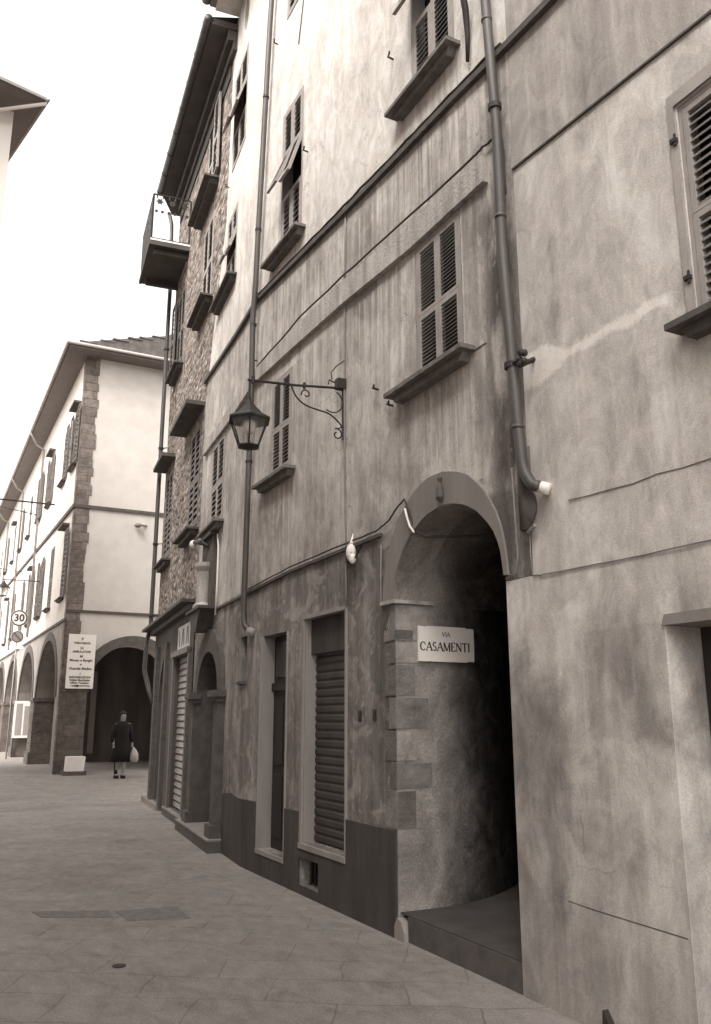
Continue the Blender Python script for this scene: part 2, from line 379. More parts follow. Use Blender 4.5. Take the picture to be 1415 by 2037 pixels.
P['cable'] = plain('black_cable', .05, .6, .2, 30, 0)
P['greycable'] = plain('grey_conduit', .22, .6, .2, 10, 0)
P['white'] = plain('white_paint', .80, .5, .06, 5, .05)
P['copper'] = plain('brown_downpipe', .075, .55, .3, 6, .08, spec=.5, metal=.1, streak=True)
P['greypipe'] = plain('pale_downpipe', .30, .5, .15, 6, .08)
P['roller'] = plain('roller_shutter_metal', .075, .5, .3, 5, .1, metal=.3)
P['roller2'] = plain('pale_roller_shutter', .27, .5, .35, 3, .1, metal=.2)
P['frame'] = plain('stone_door_frame', .28, .85, .18, 5, .3, streak=True)
P['door'] = plain('dark_wood_door', .035, .6, .3, 4, .2, streak=True)
P['step'] = plain('brown_step_stone', .10, .85, .3, 6, .4)
P['stepwhite'] = plain('pale_step_stone', .24, .85, .25, 8, .4)
P['floor'] = plain('passage_floor', .07, .85, .3, 4, .5)
P['soffit'] = plain('soffit_boards', .075, .85, .25, 3, .3)
P['soffitgrey'] = plain('soffit_plaster', .17, .9, .12, 3, .2)
P['roof'] = plain('slate_roof', .10, .85, .4, 5, .6)
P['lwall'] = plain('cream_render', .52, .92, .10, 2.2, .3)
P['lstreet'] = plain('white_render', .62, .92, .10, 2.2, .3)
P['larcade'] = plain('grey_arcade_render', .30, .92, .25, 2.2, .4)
P['marble'] = plain('white_marble', .86, .45, .06, 6, .03)
P['letter'] = plain('engraved_letters', .06, .7, .2, 20, 0)
P['sheetmetal'] = plain('sign_back', .3, .5, .1, 6, 0)
P['nosign'] = plain('faded_sign_face', .20, .6, .2, 12, 0)
P['signred'] = plain('sign_ring', .08, .6, .2, 12, 0)
P['nearhouse'] = plain('opposite_render', .35, .92, .2, 1.5, .3)
P['skin'] = plain('skin', .26, .6, .1, 9, 0)
P['coat'] = plain('dark_coat', .014, .9, .3, 20, .2)
P['hair'] = plain('dark_hair', .02, .7, .3, 40, .2)
P['bag'] = plain('pale_bag', .38, .7, .1, 9, .2)
g = NT('lamp_glass'); P['lampglass'] = g.out(tone(.75), .18, .5)
g.b.inputs['Transmission Weight'].default_value = .75; g.b.inputs['Alpha'].default_value = .38
P['bulb'] = plain('milk_bulb', .85, .3, .03, 3, 0, spec=.5)

# ------------------------------------------------------------------ ground
mb = MB()
xs = [-90 + 9 * i for i in range(21)]
mb.quad((-90, -30, 0), (110, -30, 0), (110, 260, 0), (-90, 260, 0))
tag(mb.build('street_paving', P['paving'], org=(0, 0, 0)), kind='structure')

PATCH1 = [(1.92, 7.72), (2.43, 7.66), (2.40, 7.16), (1.93, 7.33)]; PATCH2 = [(1.30, 8.05), (1.88, 7.77), (1.86, 7.5), (1.34, 7.78)]; DRAIN = (1.565, 6.09)
def patch(name, pts, z, mat, label, cat):
    m = MB(); k = len(pts)
    m.add([(x, y, z) for x, y in pts] + [(x, y, z - .003) for x, y in pts], [tuple(range(k))] + [(i, (i + 1) % k, (i + 1) % k + k, i + k) for i in range(k)])
    return tag(m.build(name, mat), label, cat)
P['patch'] = plain('repair_stone', .20, .85, .3, 12, .9, bd=.01)
P['cover'] = plain('iron_cover', .14, .7, .3, 30, .6)

# ------------------------------------------------------------------ shutters and windows
def leaf(mb, F, s0, s1, z0, z1, o, step=.045, st=.05, mid=True, tilt=0.):
    """one louvred leaf, upper and lower panel; tilt pushes the lower panel out at its foot"""
    t = .035
    def panel(a0, a1, top):
        G = F
        if tilt and not top:
            zt = a1
            def G(s, oo, z, F=F, zt=zt):
                h = zt - z
                return F(s, oo + math.sin(tilt) * h, zt - math.cos(tilt) * h)
        bx = lambda *q: MB.box(mb, *q, F=G)
        mb.m = 0
        bx(s0, s0 + st, o, o + t, a0, a1); bx(s1 - st, s1, o, o + t, a0, a1)
        bx(s0 + st, s1 - st, o, o + t, a0, a0 + st * (1.3 if not top else .7)); bx(s0 + st, s1 - st, o, o + t, a1 - st * (1. if top else .7), a1)
        mb.m = 1
        b0, b1 = a0 + st * (1.3 if not top else .7), a1 - st * (1. if top else .7)
        n = max(3, int((b1 - b0) / step)); h = (b1 - b0) / n
        for i in range(n):
            zc = b0 + h * i
            # each slat leans outward going down
            A = [G(s0 + st, o + .003, zc + h * .95), G(s1 - st, o + .003, zc + h * .95), G(s1 - st, o + t - .003, zc + h * .2), G(s0 + st, o + t - .003, zc + h * .2)]
            Bq = [G(s0 + st, o + .003, zc + h * .95 - .008), G(s1 - st, o + .003, zc + h * .95 - .008), G(s1 - st, o + t - .003, zc + h * .2 - .008), G(s0 + st, o + t - .003, zc + h * .2 - .008)]
            mb.add(A + Bq, [(0, 1, 2, 3), (4, 7, 6, 5), (0, 4, 5, 1), (2, 6, 7, 3), (1, 5, 6, 2), (0, 3, 7, 4)])
        mb.m = 0
    if mid:
        if tilt:
            za, zb = z0 + (z1 - z0) * .36, z0 + (z1 - z0) * .68
            panel(zb, z1, True); panel(za, zb - .004, False); panel(z0, za - .004, True)
        else:
            zm = z0 + (z1 - z0) * .46
            panel(zm, z1, True); panel(z0, zm - .004, True)
    else: panel(z0, z1, True)

def window(F, par, s0, s1, z0, z1, sill=None, mats=('shutter', 'slat'), step=.045, depth=.16, o=-.05, tilts=(0, 0), hood=None, sillmat='sill', open_leaf=None, leaves=2, sp=.13, sh=.09, st=.05):
    m = MB(F); e = .025                                    # frame round the opening
    m.box(s0, s0 + e, -depth, o + .02, z0, z1); m.box(s1 - e, s1, -depth, o + .02, z0, z1)
    m.box(s0 + e, s1 - e, -depth, o + .02, z1 - e, z1); m.box(s0 + e, s1 - e, -depth, o + .02, z0, z0 + e)
    m.m = 1; m.box(s0 + e, s1 - e, -depth + .01, -depth + .03, z0 + e, z1 - e)
    w = m.build('window', [P[mats[0]], P['void']], par)
    c = (s0 + s1) / 2
    spans = [(s0 + e + .003, c - .002), (c + .002, s1 - e - .003)] if leaves == 2 else [(s0 + e, s1 - e)]
    for (a, b), ti in zip(spans, tilts):
        k = MB(F); leaf(k, F, a, b, z0 + e + .003, z1 - e - .003, o - .015, step, st, True, R(ti)); k.build('shutter', [P[mats[0]], P[mats[1]]], w)
    if open_leaf:
        for side in open_leaf:                             # leaves folded back against the wall, standing a little off it
            k = MB(F); wd = (s1 - s0) / 2
            a, b = (s0 - wd - .02, s0 - .02) if side < 0 else (s1 + .02, s1 + wd + .02)
            leaf(k, F, a, b, z0 + .02, z1 - .02, .05, step, .05); k.build('shutter', [P[mats[0]], P[mats[1]]], w)
    if sill:
        a, b, zt = sill
        k = MB(F); k.box(a, b, -.02, sp, zt - .035, zt); k.prism([(a + .05, zt - .035), (b - .05, zt - .035), (b - .09, zt - sh), (a + .09, zt - sh)], 0.0, sp * .6)
        k.build('sill', P[sillmat], w)
    if hood:
        a, b, zt = hood
        k = MB(F); k.prism([(a, zt), (b, zt), (b, zt + .07), (a, zt + .07)], -.02, sp * 1.5); k.build('hood', P['sill'], w)
    return w

# ------------------------------------------------------------------ MAIN HOUSE
TOP = 12.95
mh = thing('plastered_house', FM(2.4, 0, 0), 'tall streaked plaster house with louvred windows above an arched alley opening', 'house')
hM, hB = [], []
arch_in = [(1.515 if a > 1.4 else a, b) for a, b in arch(.03, 1.505, -.3, 2.50, 3.13)]
W1, W4, W2, W3, W0b = (.415, 1.075, 4.245, 5.435), (3.76, 4.36, 4.27, 5.42), (.41, 1.08, 6.95, 8.95), (3.57, 4.21, 7.07, 8.98), (3.56, 4.16, 10.42, 12.2)
D1, D2, VENT = (3.75, 4.48, .25, 2.46), (2.385, 3.305, .45, 2.53), (2.91, 3.36, .08, .32)
W7, W5, W6, NICHE = (1.76, 2.66, 4.3, 5.6), (1.48, 2.16, 7.95, 9.15), (1.11, 2.02, 10.0, 11.7), (.06, .40, 2.0, 2.52)
GOTH = pointed(1.42, 2.84, -.3, 1.84, 2.46)
wall = MB()
outerM = [(-.25, 2.46), (.028, 2.46)] + [p for p in arch_in[::-1]][1:]   # walks over the arch to its other foot
# outline of the main plane: the opening of the alley is part of the outline
over = arch(.03, 1.505, -.3, 2.50, 3.13)[1:-1]
outM = [(-.25, TOP), (-.25, 2.46), (.03, 2.46)] + over + [(1.505, -.4), (SB, -.4), (SB, TOP)]
holesM = [rect(*w) for w in (W1, W4, W2, W3, W0b, D1, D2, VENT)]
wall.sheet(outM, holesM, 0, FM)
for w, dp in ((W1, .17), (W4, .17), (W2, .17), (W3, .17), (W0b, .17), (D1, .18), (D2, .15), (VENT, .12)): wall.sleeve(rect(*w), 0, -dp, FM)
oval = [(1.36 + .16 * math.cos(2 * math.pi * i / 20), 12.45 + .30 * math.sin(2 * math.pi * i / 20)) for i in range(20)]
outB = [(0, -.4), (3.5, -.4), (3.5, 6.6), (2.95, 8.0), (2.35, 9.3), (2.3, 11), (2.25, TOP), (0, TOP)]
holesB = [rect(*w) for w in (W7, W5, W6, NICHE)] + [GOTH, oval]
wall.sheet(outB, holesB, 0, FB)
for w in (W7, W5, W6): wall.sleeve(rect(*w), 0, -.17, FB)
wall.sleeve(rect(*NICHE), 0, -.09, FB); wall.sleeve(oval, 0, -.2, FB)
# sides, back and top of the body
q = lambda F, s, o, z: F(s, o, z)
wall.quad(FM(-.25, 0, 2.46), FM(-.25, -7, 2.46), FM(-.25, -7, TOP), FM(-.25, 0, TOP))
wall.quad(FB(3.5, -.4, -.4), FB(3.5, -7, -.4), FB(3.5, -7, TOP), FB(3.5, -.4, TOP))
wall.quad(FM(-.25, -7.3, -.4), FM(5.6, -7.3, -.4), FM(5.6, -7.3, TOP), FM(-.25, -7.3, TOP))
wall.quad(FM(5.6, -7.3, -.4), FB(3.5, -7, -.4), FB(3.5, -7, TOP), FM(5.6, -7.3, TOP))
wall.quad(FM(-.25, .4, TOP), FM(SB, .4, TOP), FB(2.0, .4, TOP), FB(2.0, -7, TOP), FM(-.25, -7, TOP))
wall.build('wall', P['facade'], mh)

# backs of the openings
bk = MB(FM)
bk.box(VENT[0], VENT[1], -.14, -.12, VENT[2], VENT[3]); bk.build('vent_back', P['void'], mh)
MB().sheet(oval, (), -.2, FB).build('oval_window', P['glass'], mh); MB(FB).box(NICHE[0], NICHE[1], -.11, -.09, NICHE[2], NICHE[3]).build('niche_back', P['void'], mh); MB(FB).box(NICHE[0] - .03, NICHE[1] + .04, -.0, .035, NICHE[2] - .035, NICHE[2] - .003).build('niche_sill', P['voussoir'], mh)

# alley vault and walls, seen through the arch
av = MB(FM)
lw_ = [(0, 1.505), (-.3, 1.505)] + [(-.3 - .1 * i, 1.505 + .36 * (.1 * i) ** 2) for i in range(1, 20)] + [(-7, 3.0)]
def lwq(m, a, b):
    for (o0, s0), (o1, s1) in zip(lw_[a:b], lw_[a + 1:b + 1]): m.quad(FM(s0, o0, -.3), FM(s1, o1, -.3), FM(s1, o1, 3.3 if o1 < -.33 else 2.5), FM(s0, o0, 3.3 if o0 < -.33 else 2.5))
lwq(av, 0, 20)
av.sleeve([(1.505, 2.50)] + over[::-1] + [(.03, 2.5)], 0, -.32, close=False)
big = arch(.0, 1.58, 2.49, 2.50, 3.26)
av.sleeve(big, -.32, -1.15, close=False)
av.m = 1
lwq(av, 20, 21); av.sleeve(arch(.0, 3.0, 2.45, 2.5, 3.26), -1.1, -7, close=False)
av.m = 0
ringo = arch(.0, 1.56, 2.50, 2.50, 3.26)[1:-1]; ringi = arch(.03, 1.505, 2.50, 2.50, 3.13)[1:-1]
for i in range(len(ringo) - 1):
    av.quad(FM(*[ringo[i][0], -.32, ringo[i][1]]), FM(ringo[i + 1][0], -.32, ringo[i + 1][1]), FM(ringi[i + 1][0], -.32, ringi[i + 1][1]), FM(ringi[i][0], -.32, ringi[i][1]))
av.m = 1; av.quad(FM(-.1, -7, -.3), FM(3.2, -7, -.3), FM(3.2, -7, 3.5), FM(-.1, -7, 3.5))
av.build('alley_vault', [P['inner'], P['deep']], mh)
st = MB(FM); st.box(.035, 1.38, -6.99, -.01, -.1, .17); st.m = 1
st.box(.04, 3.0, -6.98, -.02, .172, .180)
st.build('alley_step', [P['step'], P['floor']], mh)
k = MB(FM); k.prism([(1.375, -.05), (1.53, -.05), (1.53, .09), (1.49, .15), (1.43, .13), (1.385, .06)], -.26, .022); k.build('guard_stone', P['frame'], mh)

# raised ring round the arch
ro = arch(-.01, 1.68, 2.50, 2.50, 3.40, 24)[1:-1]; ri = arch(.032, 1.503, 2.5, 2.5, 3.128, 24)[1:-1]
ro = [(a + random.uniform(-.006, .006), b + random.uniform(-.006, .006)) for a, b in ro]; ri = [ri[0]] + [(a + random.uniform(-.004, .004), b + random.uniform(-.002, .006)) for a, b in ri[1:-1]] + [ri[-1]]
rg = MB(FM); n = len(ro)
for i in range(n - 1):
    A = [FM(ro[i][0], .018, ro[i][1]), FM(ro[i + 1][0], .018, ro[i + 1][1]), FM(ri[i + 1][0], .018, ri[i + 1][1]), FM(ri[i][0], .018, ri[i][1])]
    B_ = [FM(ro[i][0], -.01, ro[i][1]), FM(ro[i + 1][0], -.01, ro[i + 1][1]), FM(ri[i + 1][0], -.01, ri[i + 1][1]), FM(ri[i][0], -.01, ri[i][1])]
    rg.add(A + B_, [(0, 1, 2, 3), (0, 4, 5, 1), (2, 6, 7, 3)])
rg.build('arch_ring', P['archplaster'], mh, smooth=False)
k = MB(FM)                                                   # impost at the spring of the arch
k.box(1.47, 1.70, -.34, .035, 2.485, 2.515)
k.build('impost', P['band'], mh)
# toothed quoins on the jamb, wrapping the corner
def zy(y): return .76 + (1640 - y) * .00391
rows = [(1275, 1250, 1), (1320, 1276, 0), (1385, 1322, 1), (1450, 1387, 0), (1512, 1452, 1), (1565, 1514, 0), (1640, 1567, 1)]
jam = [plain('jamb_stone_' + k_, v_, .9, .4, 8, .9, bd=.012) for k_, v_ in (('dark', .15), ('mid', .21), ('pale', .33))]
for i, (y0, y1, wide) in enumerate(rows):                  # each block wraps the corner
    a = 1.68 if wide else 1.605
    dpt = (.17 if wide else .30) + random.uniform(-.02, .02)
    qs = MB(FM); qs.m = 0
    qs.prism([(1.501, zy(y0) + random.uniform(0, .006)), (a + random.uniform(-.006, .006), zy(y0)), (a + random.uniform(-.006, .006), zy(y1) - .006), (1.501, zy(y1) - .01)], 0, .007)
    qs.m = 1; qs.box(1.5, 1.510, -dpt, .0, zy(y0) + .004, zy(y1) - .010)
    qs.build('quoin', [jam[0 if i % 3 else 1], jam[(1, 2, 1, 1, 2, 1, 0)[i]]], mh)
qs = MB(FM); qs.box(1.501, 1.58, 0, .008, 2.20, 2.478); qs.m = 1; qs.box(1.5, 1.510, -.3, 0, 2.2, 2.478); qs.build('quoin', [jam[1], jam[2]], mh)

# dado
dd = MB(FM)
def dado(F, a, b, z, holes=()):
    dd.sheet([(a, -.1), (b, -.1), (b, z), (a, z)], holes, .018, F)
    dd.sleeve([(a, -.1), (a, z), (b, z), (b, -.1)], 0, .018, F, close=False)
dado(FM, 1.515, 2.375, .75); 
dd.sheet([(2.375, -.1), (3.735, -.1), (3.735, .715), (3.315, .72), (3.315, .435), (2.375, .435)], [rect(*VENT)], .018, FM)
dd.sleeve([(2.375, .435), (3.315, .435), (3.315, .72), (3.735, .715)], 0, .018, FM, close=False)
dd.sheet([(3.735, -.1), (4.495, -.1), (4.495, .24), (3.735, .24)], (), .018, FM); dd.sleeve([(3.735, .24), (4.495, .24)], 0, .018, FM, close=False)
dd.sheet([(4.495, -.1), (SB, -.1), (SB, .70), (4.495, .71)], (), .018, FM); dd.sleeve([(4.495, .24), (4.495, .71), (SB, .70)], 0, .018, FM, close=False)
dd.sheet([(0, -.1), (1.05, -.1), (1.05, .68), (.6, .72), (.3, .69), (0, .70)], (), .0185, FB); dd.sleeve([(0, .70), (.3, .69), (.6, .72), (1.05, .68), (1.05, -.1)], 0, .0185, FB, close=False)
dd.build('dado', P['dado'], mh)

# string courses and bands
sc = MB(FM)
L1 = [(-.25, 6.405), (.47, 6.47), (1.29, 6.52), (2.41, 6.60), (3.57, 6.70), (SB, 6.81)]
sc.strip(L1, -.01, .045, -.055, 0.); sc.strip([(0, 6.81), (1.2, 6.86), (2.4, 6.95), (3.55, 7.05)], -.01, .045, -.055, 0., FB)
S3 = [(1.70, 3.105), (2.3, 3.10), (3.7, 3.09), (SB, 3.03)]
sc.build('string_course', P['sill'], mh); sc = MB(FM)
sc.strip(S3, -.01, .03, -.03, 0.); sc.strip([(0, 3.03), (1.5, 3.045), (3.45, 3.06)], -.01, .03, -.03, 0., FB)
sc.build('string_course', P['sill'], mh)
bd = MB(FM)
def bandseg(F, pts, o):
    vs = []
    for s, a, b in pts: vs += [F(s, -.01, a), F(s, o, a), F(s, o, b), F(s, -.01, b)]
    fs = [(0, 1, 2, 3)]
    for i in range(len(pts) - 1):
        a = i * 4
        fs += [(a + j, a + (j + 1) % 4, a + 4 + (j + 1) % 4, a + 4 + j) for j in range(4)]
    a = (len(pts) - 1) * 4; fs.append((a, a + 1, a + 2, a + 3)); bd.add(vs, fs)
bandseg(FM, [(.04, 5.44, 5.66), (.3, 5.445, 5.68), (1.1, 5.455, 5.72), (2.4, 5.55, 5.79), (3.53, 5.59, 5.82), (SB, 5.63, 5.80)], .05)
bandseg(FB, [(0, 5.63, 5.80), (1.5, 5.60, 5.80), (3.3, 5.66, 5.84)], .05)
bd.build('plaster_band', P['band'], mh)
ar = MB(FM)                                                # flat plaster surround of the first-floor window beside the pipe
ar.sheet([(.14, 4.2), (.14, 5.44), (1.22, 5.44), (1.22, 4.2), (1.085, 4.2), (1.085, 5.437), (.405, 5.437), (.405, 4.2)], (), .008)
ar.sleeve([(.14, 4.2), (.14, 5.44)], 0, .008, close=False)
ar.build('window_surround', P['facade'], mh)

window(FM, mh, *W1, sillmat='palesill', sill=(.27, 1.42, 4.23), st=.04, step=.032, o=-.01, sp=.14, sh=.095)
window(FM, mh, *W4, sillmat='palesill', sill=(3.62, 4.66, 4.22), st=.04, step=.04, o=-.01, sp=.13, sh=.095)
window(FM, mh, *W2, sillmat='palesill', sill=(.33, 1.36, 6.93), step=.05, tilts=(0, 20), o=-.01, mats=('shutter', 'slat'), sp=.14, sh=.095)
window(FM, mh, *W3, sillmat='palesill', sill=(3.45, 4.55, 7.03), step=.07, tilts=(17, 21), o=-.01, sp=.14, sh=.095)
window(FM, mh, *W0b, step=.08, o=-.01, tilts=(25, 0))
window(FB, mh, *W7, sillmat='palesill', sill=(1.65, 2.95, 4.27), step=.07, mats=('shutter', 'slat'), o=-.01, sp=.15, sh=.10)
window(FB, mh, *W5, sill=(1.40, 2.75, 7.93), step=.08, tilts=(17, 21), o=-.01, sp=.15, sh=.11)
window(FB, mh, *W6, step=.08, tilts=(17, 21), o=-.01)

# street door with fanlight
d = MB(FM); a0, a1, z0, z1 = D1
d.box(a0, a1, -.18, -.14, z0, z1)
for i in range(2):
    x0 = a0 + .05 + i * (a1 - a0) / 2; x1 = x0 + (a1 - a0) / 2 - .1
    d.box(x0, x1, -.14, -.125, z0 + .12, z0 + .75); d.box(x0, x1, -.14, -.125, z0 + .85, z0 + 1.5)
d.box(a0, a1, -.14, -.11, z0 + 1.62, z0 + 1.70)
dr = d.build('door', P['door'], mh)
k = MB(FM); k.box(a0 + .08, a1 - .08, -.14, -.13, z0 + 1.76, z1 - .07); k.build('fanlight', P['glass'], dr)
k = MB(FM); k.box(a0 + .3, a0 + .34, -.14, -.08, z0 + 1.0, z0 + 1.04); k.build('handle', P['iron'], dr)
k = MB(FM)                                                 # pale jamb lining and threshold
k.box(a0 - .02, a0 - .003, -.02, .02, z0 - .02, z1); k.box(a1 + .003, a1 + .03, -.02, .02, z0 - .02, z1 - .0)
k.box(a0 - .02, a1 + .03, -.14, .025, z0 - .045, z0 - .003); k.box(a1 - .012, a1 - .001, -.175, -.0, z0, z1)
k.build('door_frame', P['frame'], mh)
# roller shutter
d = MB(FM); a0, a1, z0, z1 = D2
h = .078; zc = z0; top = z1 - .34
while zc < top - .02:
    zz = min(zc + h, top)
    pr_ = [(-.125, zc), (-.112, zc + h * .3), (-.112, zc + h * .75), (-.125, zz)]
    for (oa, za), (ob, zb) in zip(pr_, pr_[1:]):
        d.quad(FM(a0, oa, min(za, top)), FM(a1, oa, min(za, top)), FM(a1, ob, min(zb, top)), FM(a0, ob, min(zb, top)))
    zc += h
d.m = 1; d.box(a0, a1, -.145, -.06, top, z1)
d.build('roller_shutter', [P['roller'], P['dado']], mh)
k = MB(FM); k.box(a0 - .022, a0 - .003, -.02, .022, z0 - .03, z1 + .0); k.box(a1 + .003, a1 + .05, -.02, .02, z0 - .02, z1)
k.box(a0 - .022, a1 + .05, -.125, .03, z0 - .05, z0 - .003); k.box(a1 - .012, a1 - .001, -.145, 0, z0, z1)
k.box(a0 - .02, a1 + .05, -.005, .02, z1 + .003, z1 + .04)
k.build('shutter_frame', P['frame'], mh)
k = MB(FM)
for i in range(4): k.box(VENT[0] + .08 + i * .09, VENT[0] + .092 + i * .09, -.08, -.07, VENT[2], VENT[3])
k.build('vent_grille', P['iron'], mh)

# pointed doorway
gd = MB(FB); gd.sheet([(a, max(b, 0.)) for a, b in GOTH], (), -.28)
for i in range(5): gd.box(1.45 + i * .28, 1.45 + i * .28 + .02, -.28, -.262, .1, 1.8)
gd.box(1.42, 2.84, -.28, -.24, 1.80, 1.88)
gd.build('door', P['door'], mh)
gs = MB(FB); gs.sleeve(GOTH, .005, -.30)
for a, b in ((2.86, 3.10), (1.16, 1.40)):                  # pilasters with base and capital
    gs.box(a, b, 0, .10, .16, 1.78); gs.box(a - .03, b + .03, 0, .15, .10, .30)
    gs.box(a - .03, b + .03, 0, .14, 1.78, 1.84); gs.box(a - .06, b + .06, 0, .18, 1.84, 1.92)
go = pointed(1.18, 3.08, 1.92, 1.92, 2.78)[1:-1]; gi = pointed(1.42, 2.84, 1.92, 1.92, 2.47)[1:-1]
gi = gi if len(gi) == len(go) else [(1.42 + (2.84 - 1.42) * i / (len(go) - 1), 1.9 + .57 * math.sin(math.pi * i / (len(go) - 1))) for i in range(len(go))]
for i in range(len(go) - 1):
    A = [FB(go[i][0], .06, go[i][1]), FB(go[i + 1][0], .06, go[i + 1][1]), FB(gi[i + 1][0], .06, gi[i + 1][1]), FB(gi[i][0], .06, gi[i][1])]
    Bv = [FB(go[i][0], -.01, go[i][1]), FB(go[i + 1][0], -.01, go[i + 1][1]), FB(gi[i + 1][0], -.01, gi[i + 1][1]), FB(gi[i][0], -.01, gi[i][1])]
    gs.add(A + Bv, [(0, 1, 2, 3), (0, 4, 5, 1), (2, 6, 7, 3)])
gs.build('portal', P['voussoir'], mh)
k = MB(FB); k.box(1.02, 3.42, -.28, .19, -.05, .13); k.build('door_step', P['step'], mh)
k = MB(FB); k.box(1.03, 3.41, -.27, .20, .133, .15); k.build('step_tread', P['stepwhite'], mh)

# eaves of the plastered house
ev = MB(FM); ev.box(-.25, SB, .0, .5, TOP + .003, TOP + .12); ev.quad(FM(SB, 0, TOP), FM(SB, .5, TOP), FB(0, .5, TOP), FB(0, 0, TOP)); ev.box(0, 1.95, 0, .5, TOP + .003, TOP + .12, FB)
ev.build('eaves', P['soffitgrey'], mh)
rf = MB()
rf.quad(FM(-.25, .5, TOP + .125), FM(SB, .5, TOP + .125), FM(SB, -3.5, TOP + 1.4), FM(-.25, -3.5, TOP + 1.4))
rf.quad(FM(SB, .5, TOP + .125), FB(1.95, .5, TOP + .125), FB(1.95, -3.5, TOP + 1.4), FM(SB, -3.5, TOP + 1.4))
rf.quad(FB(1.95, .5, TOP + .125), FB(1.95, -3.5, TOP + 1.4), FB(1.95, -3.5, TOP + .125))
rf.build('roof', P['roof'], mh)
gt = MB(); gt.tube([FM(-.25, .56, TOP + .10), FM(SB - .05, .56, TOP + .10)] + [FB(.02, .56, TOP + .10), FB(1.95, .56, TOP + .08)], .075, 8); gt.build('gutter', P['copper'], mh, True)

# ------------------------------------------------------------------ STONE HOUSE
TT = 12.9; TE = 7.9
th = thing('stone_house', FB(5.7, 0, 0), 'tall rubble stone house with heavy eaves, dark window ledges and a shop below', 'house')
SH = (3.76, 5.12, .14, 2.56); SA = pointed(6.2, 7.05, .10, 1.83, 2.66)
wA3, wA2, wA1 = (3.45, 4.3, 10.75, 12.3), (3.45, 4.35, 8.6, 10.2), (3.78, 4.7, 4.66, 6.40)
wB2, wB1 = (6.35, 7.2, 8.65, 10.3), (6.75, 7.6, 4.66, 6.42)
tw = MB(FB)
outT = [(3.5, -.4), (TE, -.4), (TE, TT), (2.25, TT), (2.3, 11), (2.35, 9.3), (2.95, 8.0), (3.5, 6.6)]
tw.sheet(outT, [rect(*w) for w in (wA3, wA2, wA1, wB2, wB1)] + [rect(SH[0] - .01, SH[1] + .01, SH[2] - .01, SH[3] + .01), [(a + (.01 if a > 6.62 else -.01), b + .01) for a, b in SA]])
for w in (wA3, wA2, wA1, wB2, wB1): tw.sleeve(rect(*w), 0, -.17)
tw.quad(FB(TE, 0, -.4), FB(TE, -7, -.4), FB(TE, -7, TT), FB(TE, 0, TT))
tw.quad(FB(3.5, -7, -.4), FB(TE, -7, -.4), FB(TE, -7, TT), FB(3.5, -7, TT))
tw.build('wall', P['rubble'], th)
gf = MB(FB)                                                # plastered ground floor, 2 cm proud of the stone
gf.sheet([(3.50, -.3), (TE + .02, -.3), (TE + .02, 3.3), (3.50, 3.3)], [rect(*SH), SA, rect(3.86, 5.14, 2.68, 3.09)], .02)
gf.sleeve(rect(*SH), -.15, .02); gf.sleeve(SA, -.3, .02); gf.quad(FB(TE + .02, .02, -.3), FB(TE + .02, -1, -.3), FB(TE + .02, -1, 3.3), FB(TE + .02, .02, 3.3))
gf.build('shop_front', plain('shop_plaster', .095, .9, .3, 4, .4, streak=True), th)
k = MB(FB); k.sheet([(a, b) for a, b in SA], (), -.28); k.build('door', P['door'], th)
k = MB(FB); zc = SH[2]
while zc < SH[3] - .01:
    z2 = min(zc + .105, SH[3])
    k.m = 0; k.quad(FB(SH[0], -.07, zc), FB(SH[1], -.07, zc), FB(SH[1], -.035, zc + .03), FB(SH[0], -.035, zc + .03))
    k.quad(FB(SH[0], -.035, zc + .03), FB(SH[1], -.035, zc + .03), FB(SH[1], -.05, z2), FB(SH[0], -.05, z2))
    k.m = 1; k.quad(FB(SH[0], -.05, z2), FB(SH[1], -.05, z2), FB(SH[1], -.07, z2), FB(SH[0], -.07, z2)); zc += .105
k.build('roller_shutter', [P['roller2'], P['iron']], th)
k = MB(FB); k.box(SH[0] - .12, SH[0] - .01, 0, .07, .12, 2.62); k.box(SH[1] + .01, SH[1] + .12, 0, .07, .12, 2.62); k.box(SH[0] - .12, SH[1] + .12, 0, .10, 2.57, 2.66)
k.build('shop_frame', P['darkshutter'], th)
k = MB(FB); k.box(3.87, 5.13, -.04, .012, 2.69, 3.08)
sg = k.build('shop_fascia', plain('pale_shop_fascia', .42, .5, .3, 3, .05), th)
k = MB(FB)                                                 # broad brush strokes of scrawl on the board
for i, (a, b) in enumerate([(4.85, .10), (4.65, -.08), (4.45, .06), (4.22, -.05), (4.02, .08)]):
    k = MB(FB); k.prism([(a, 2.74), (a + .05, 2.74), (a + .05 + b, 3.02), (a + b, 3.02)], .0125, .016); k.build('scrawl', P['slat'], sg)
k = MB(FB); k.prism([(3.4, 3.32), (8.3, 3.28), (8.3, 3.33), (3.4, 3.37)], -.02, .26); k.prism([(3.45, 3.22), (8.0, 3.18), (8.0, 3.27), (3.45, 3.31)], 0, .13)
k.build('shop_cornice', P['sill'], th)
k = MB(FB); k.box(3.55, 5.45, -.14, .09, -.05, .11); k.build('door_step', P['step'], th)
k = MB(FB); k.box(3.56, 5.44, -.13, .10, .113, .135); k.box(6.0, 8.02, -.28, .12, -.05, .09); k.build('door_step', P['stepwhite'], th)
k = MB(FB); k.box(5.95, 6.12, .02, .09, .09, 2.9); k.box(7.15, 7.32, .02, .09, .09, 2.9); k.build('pilaster', P['voussoir'], th)
ds = ('darkshutter', 'slat')
window(FB, th, *wA3, sill=(3.15, 4.85, 10.70), step=.1, sp=.26, sh=.12, o=-.01, mats=('shutter', 'slat'), open_leaf=(-1,))
window(FB, th, *wA2, sill=(3.25, 4.60, 8.50), step=.1, sp=.22, sh=.12, o=-.01, mats=('shutter', 'slat'))
window(FB, th, *wA1, sill=(3.60, 5.0, 4.56), step=.1, sp=.21, sh=.11, o=-.01, mats=ds, hood=(3.55, 5.35, 6.62))
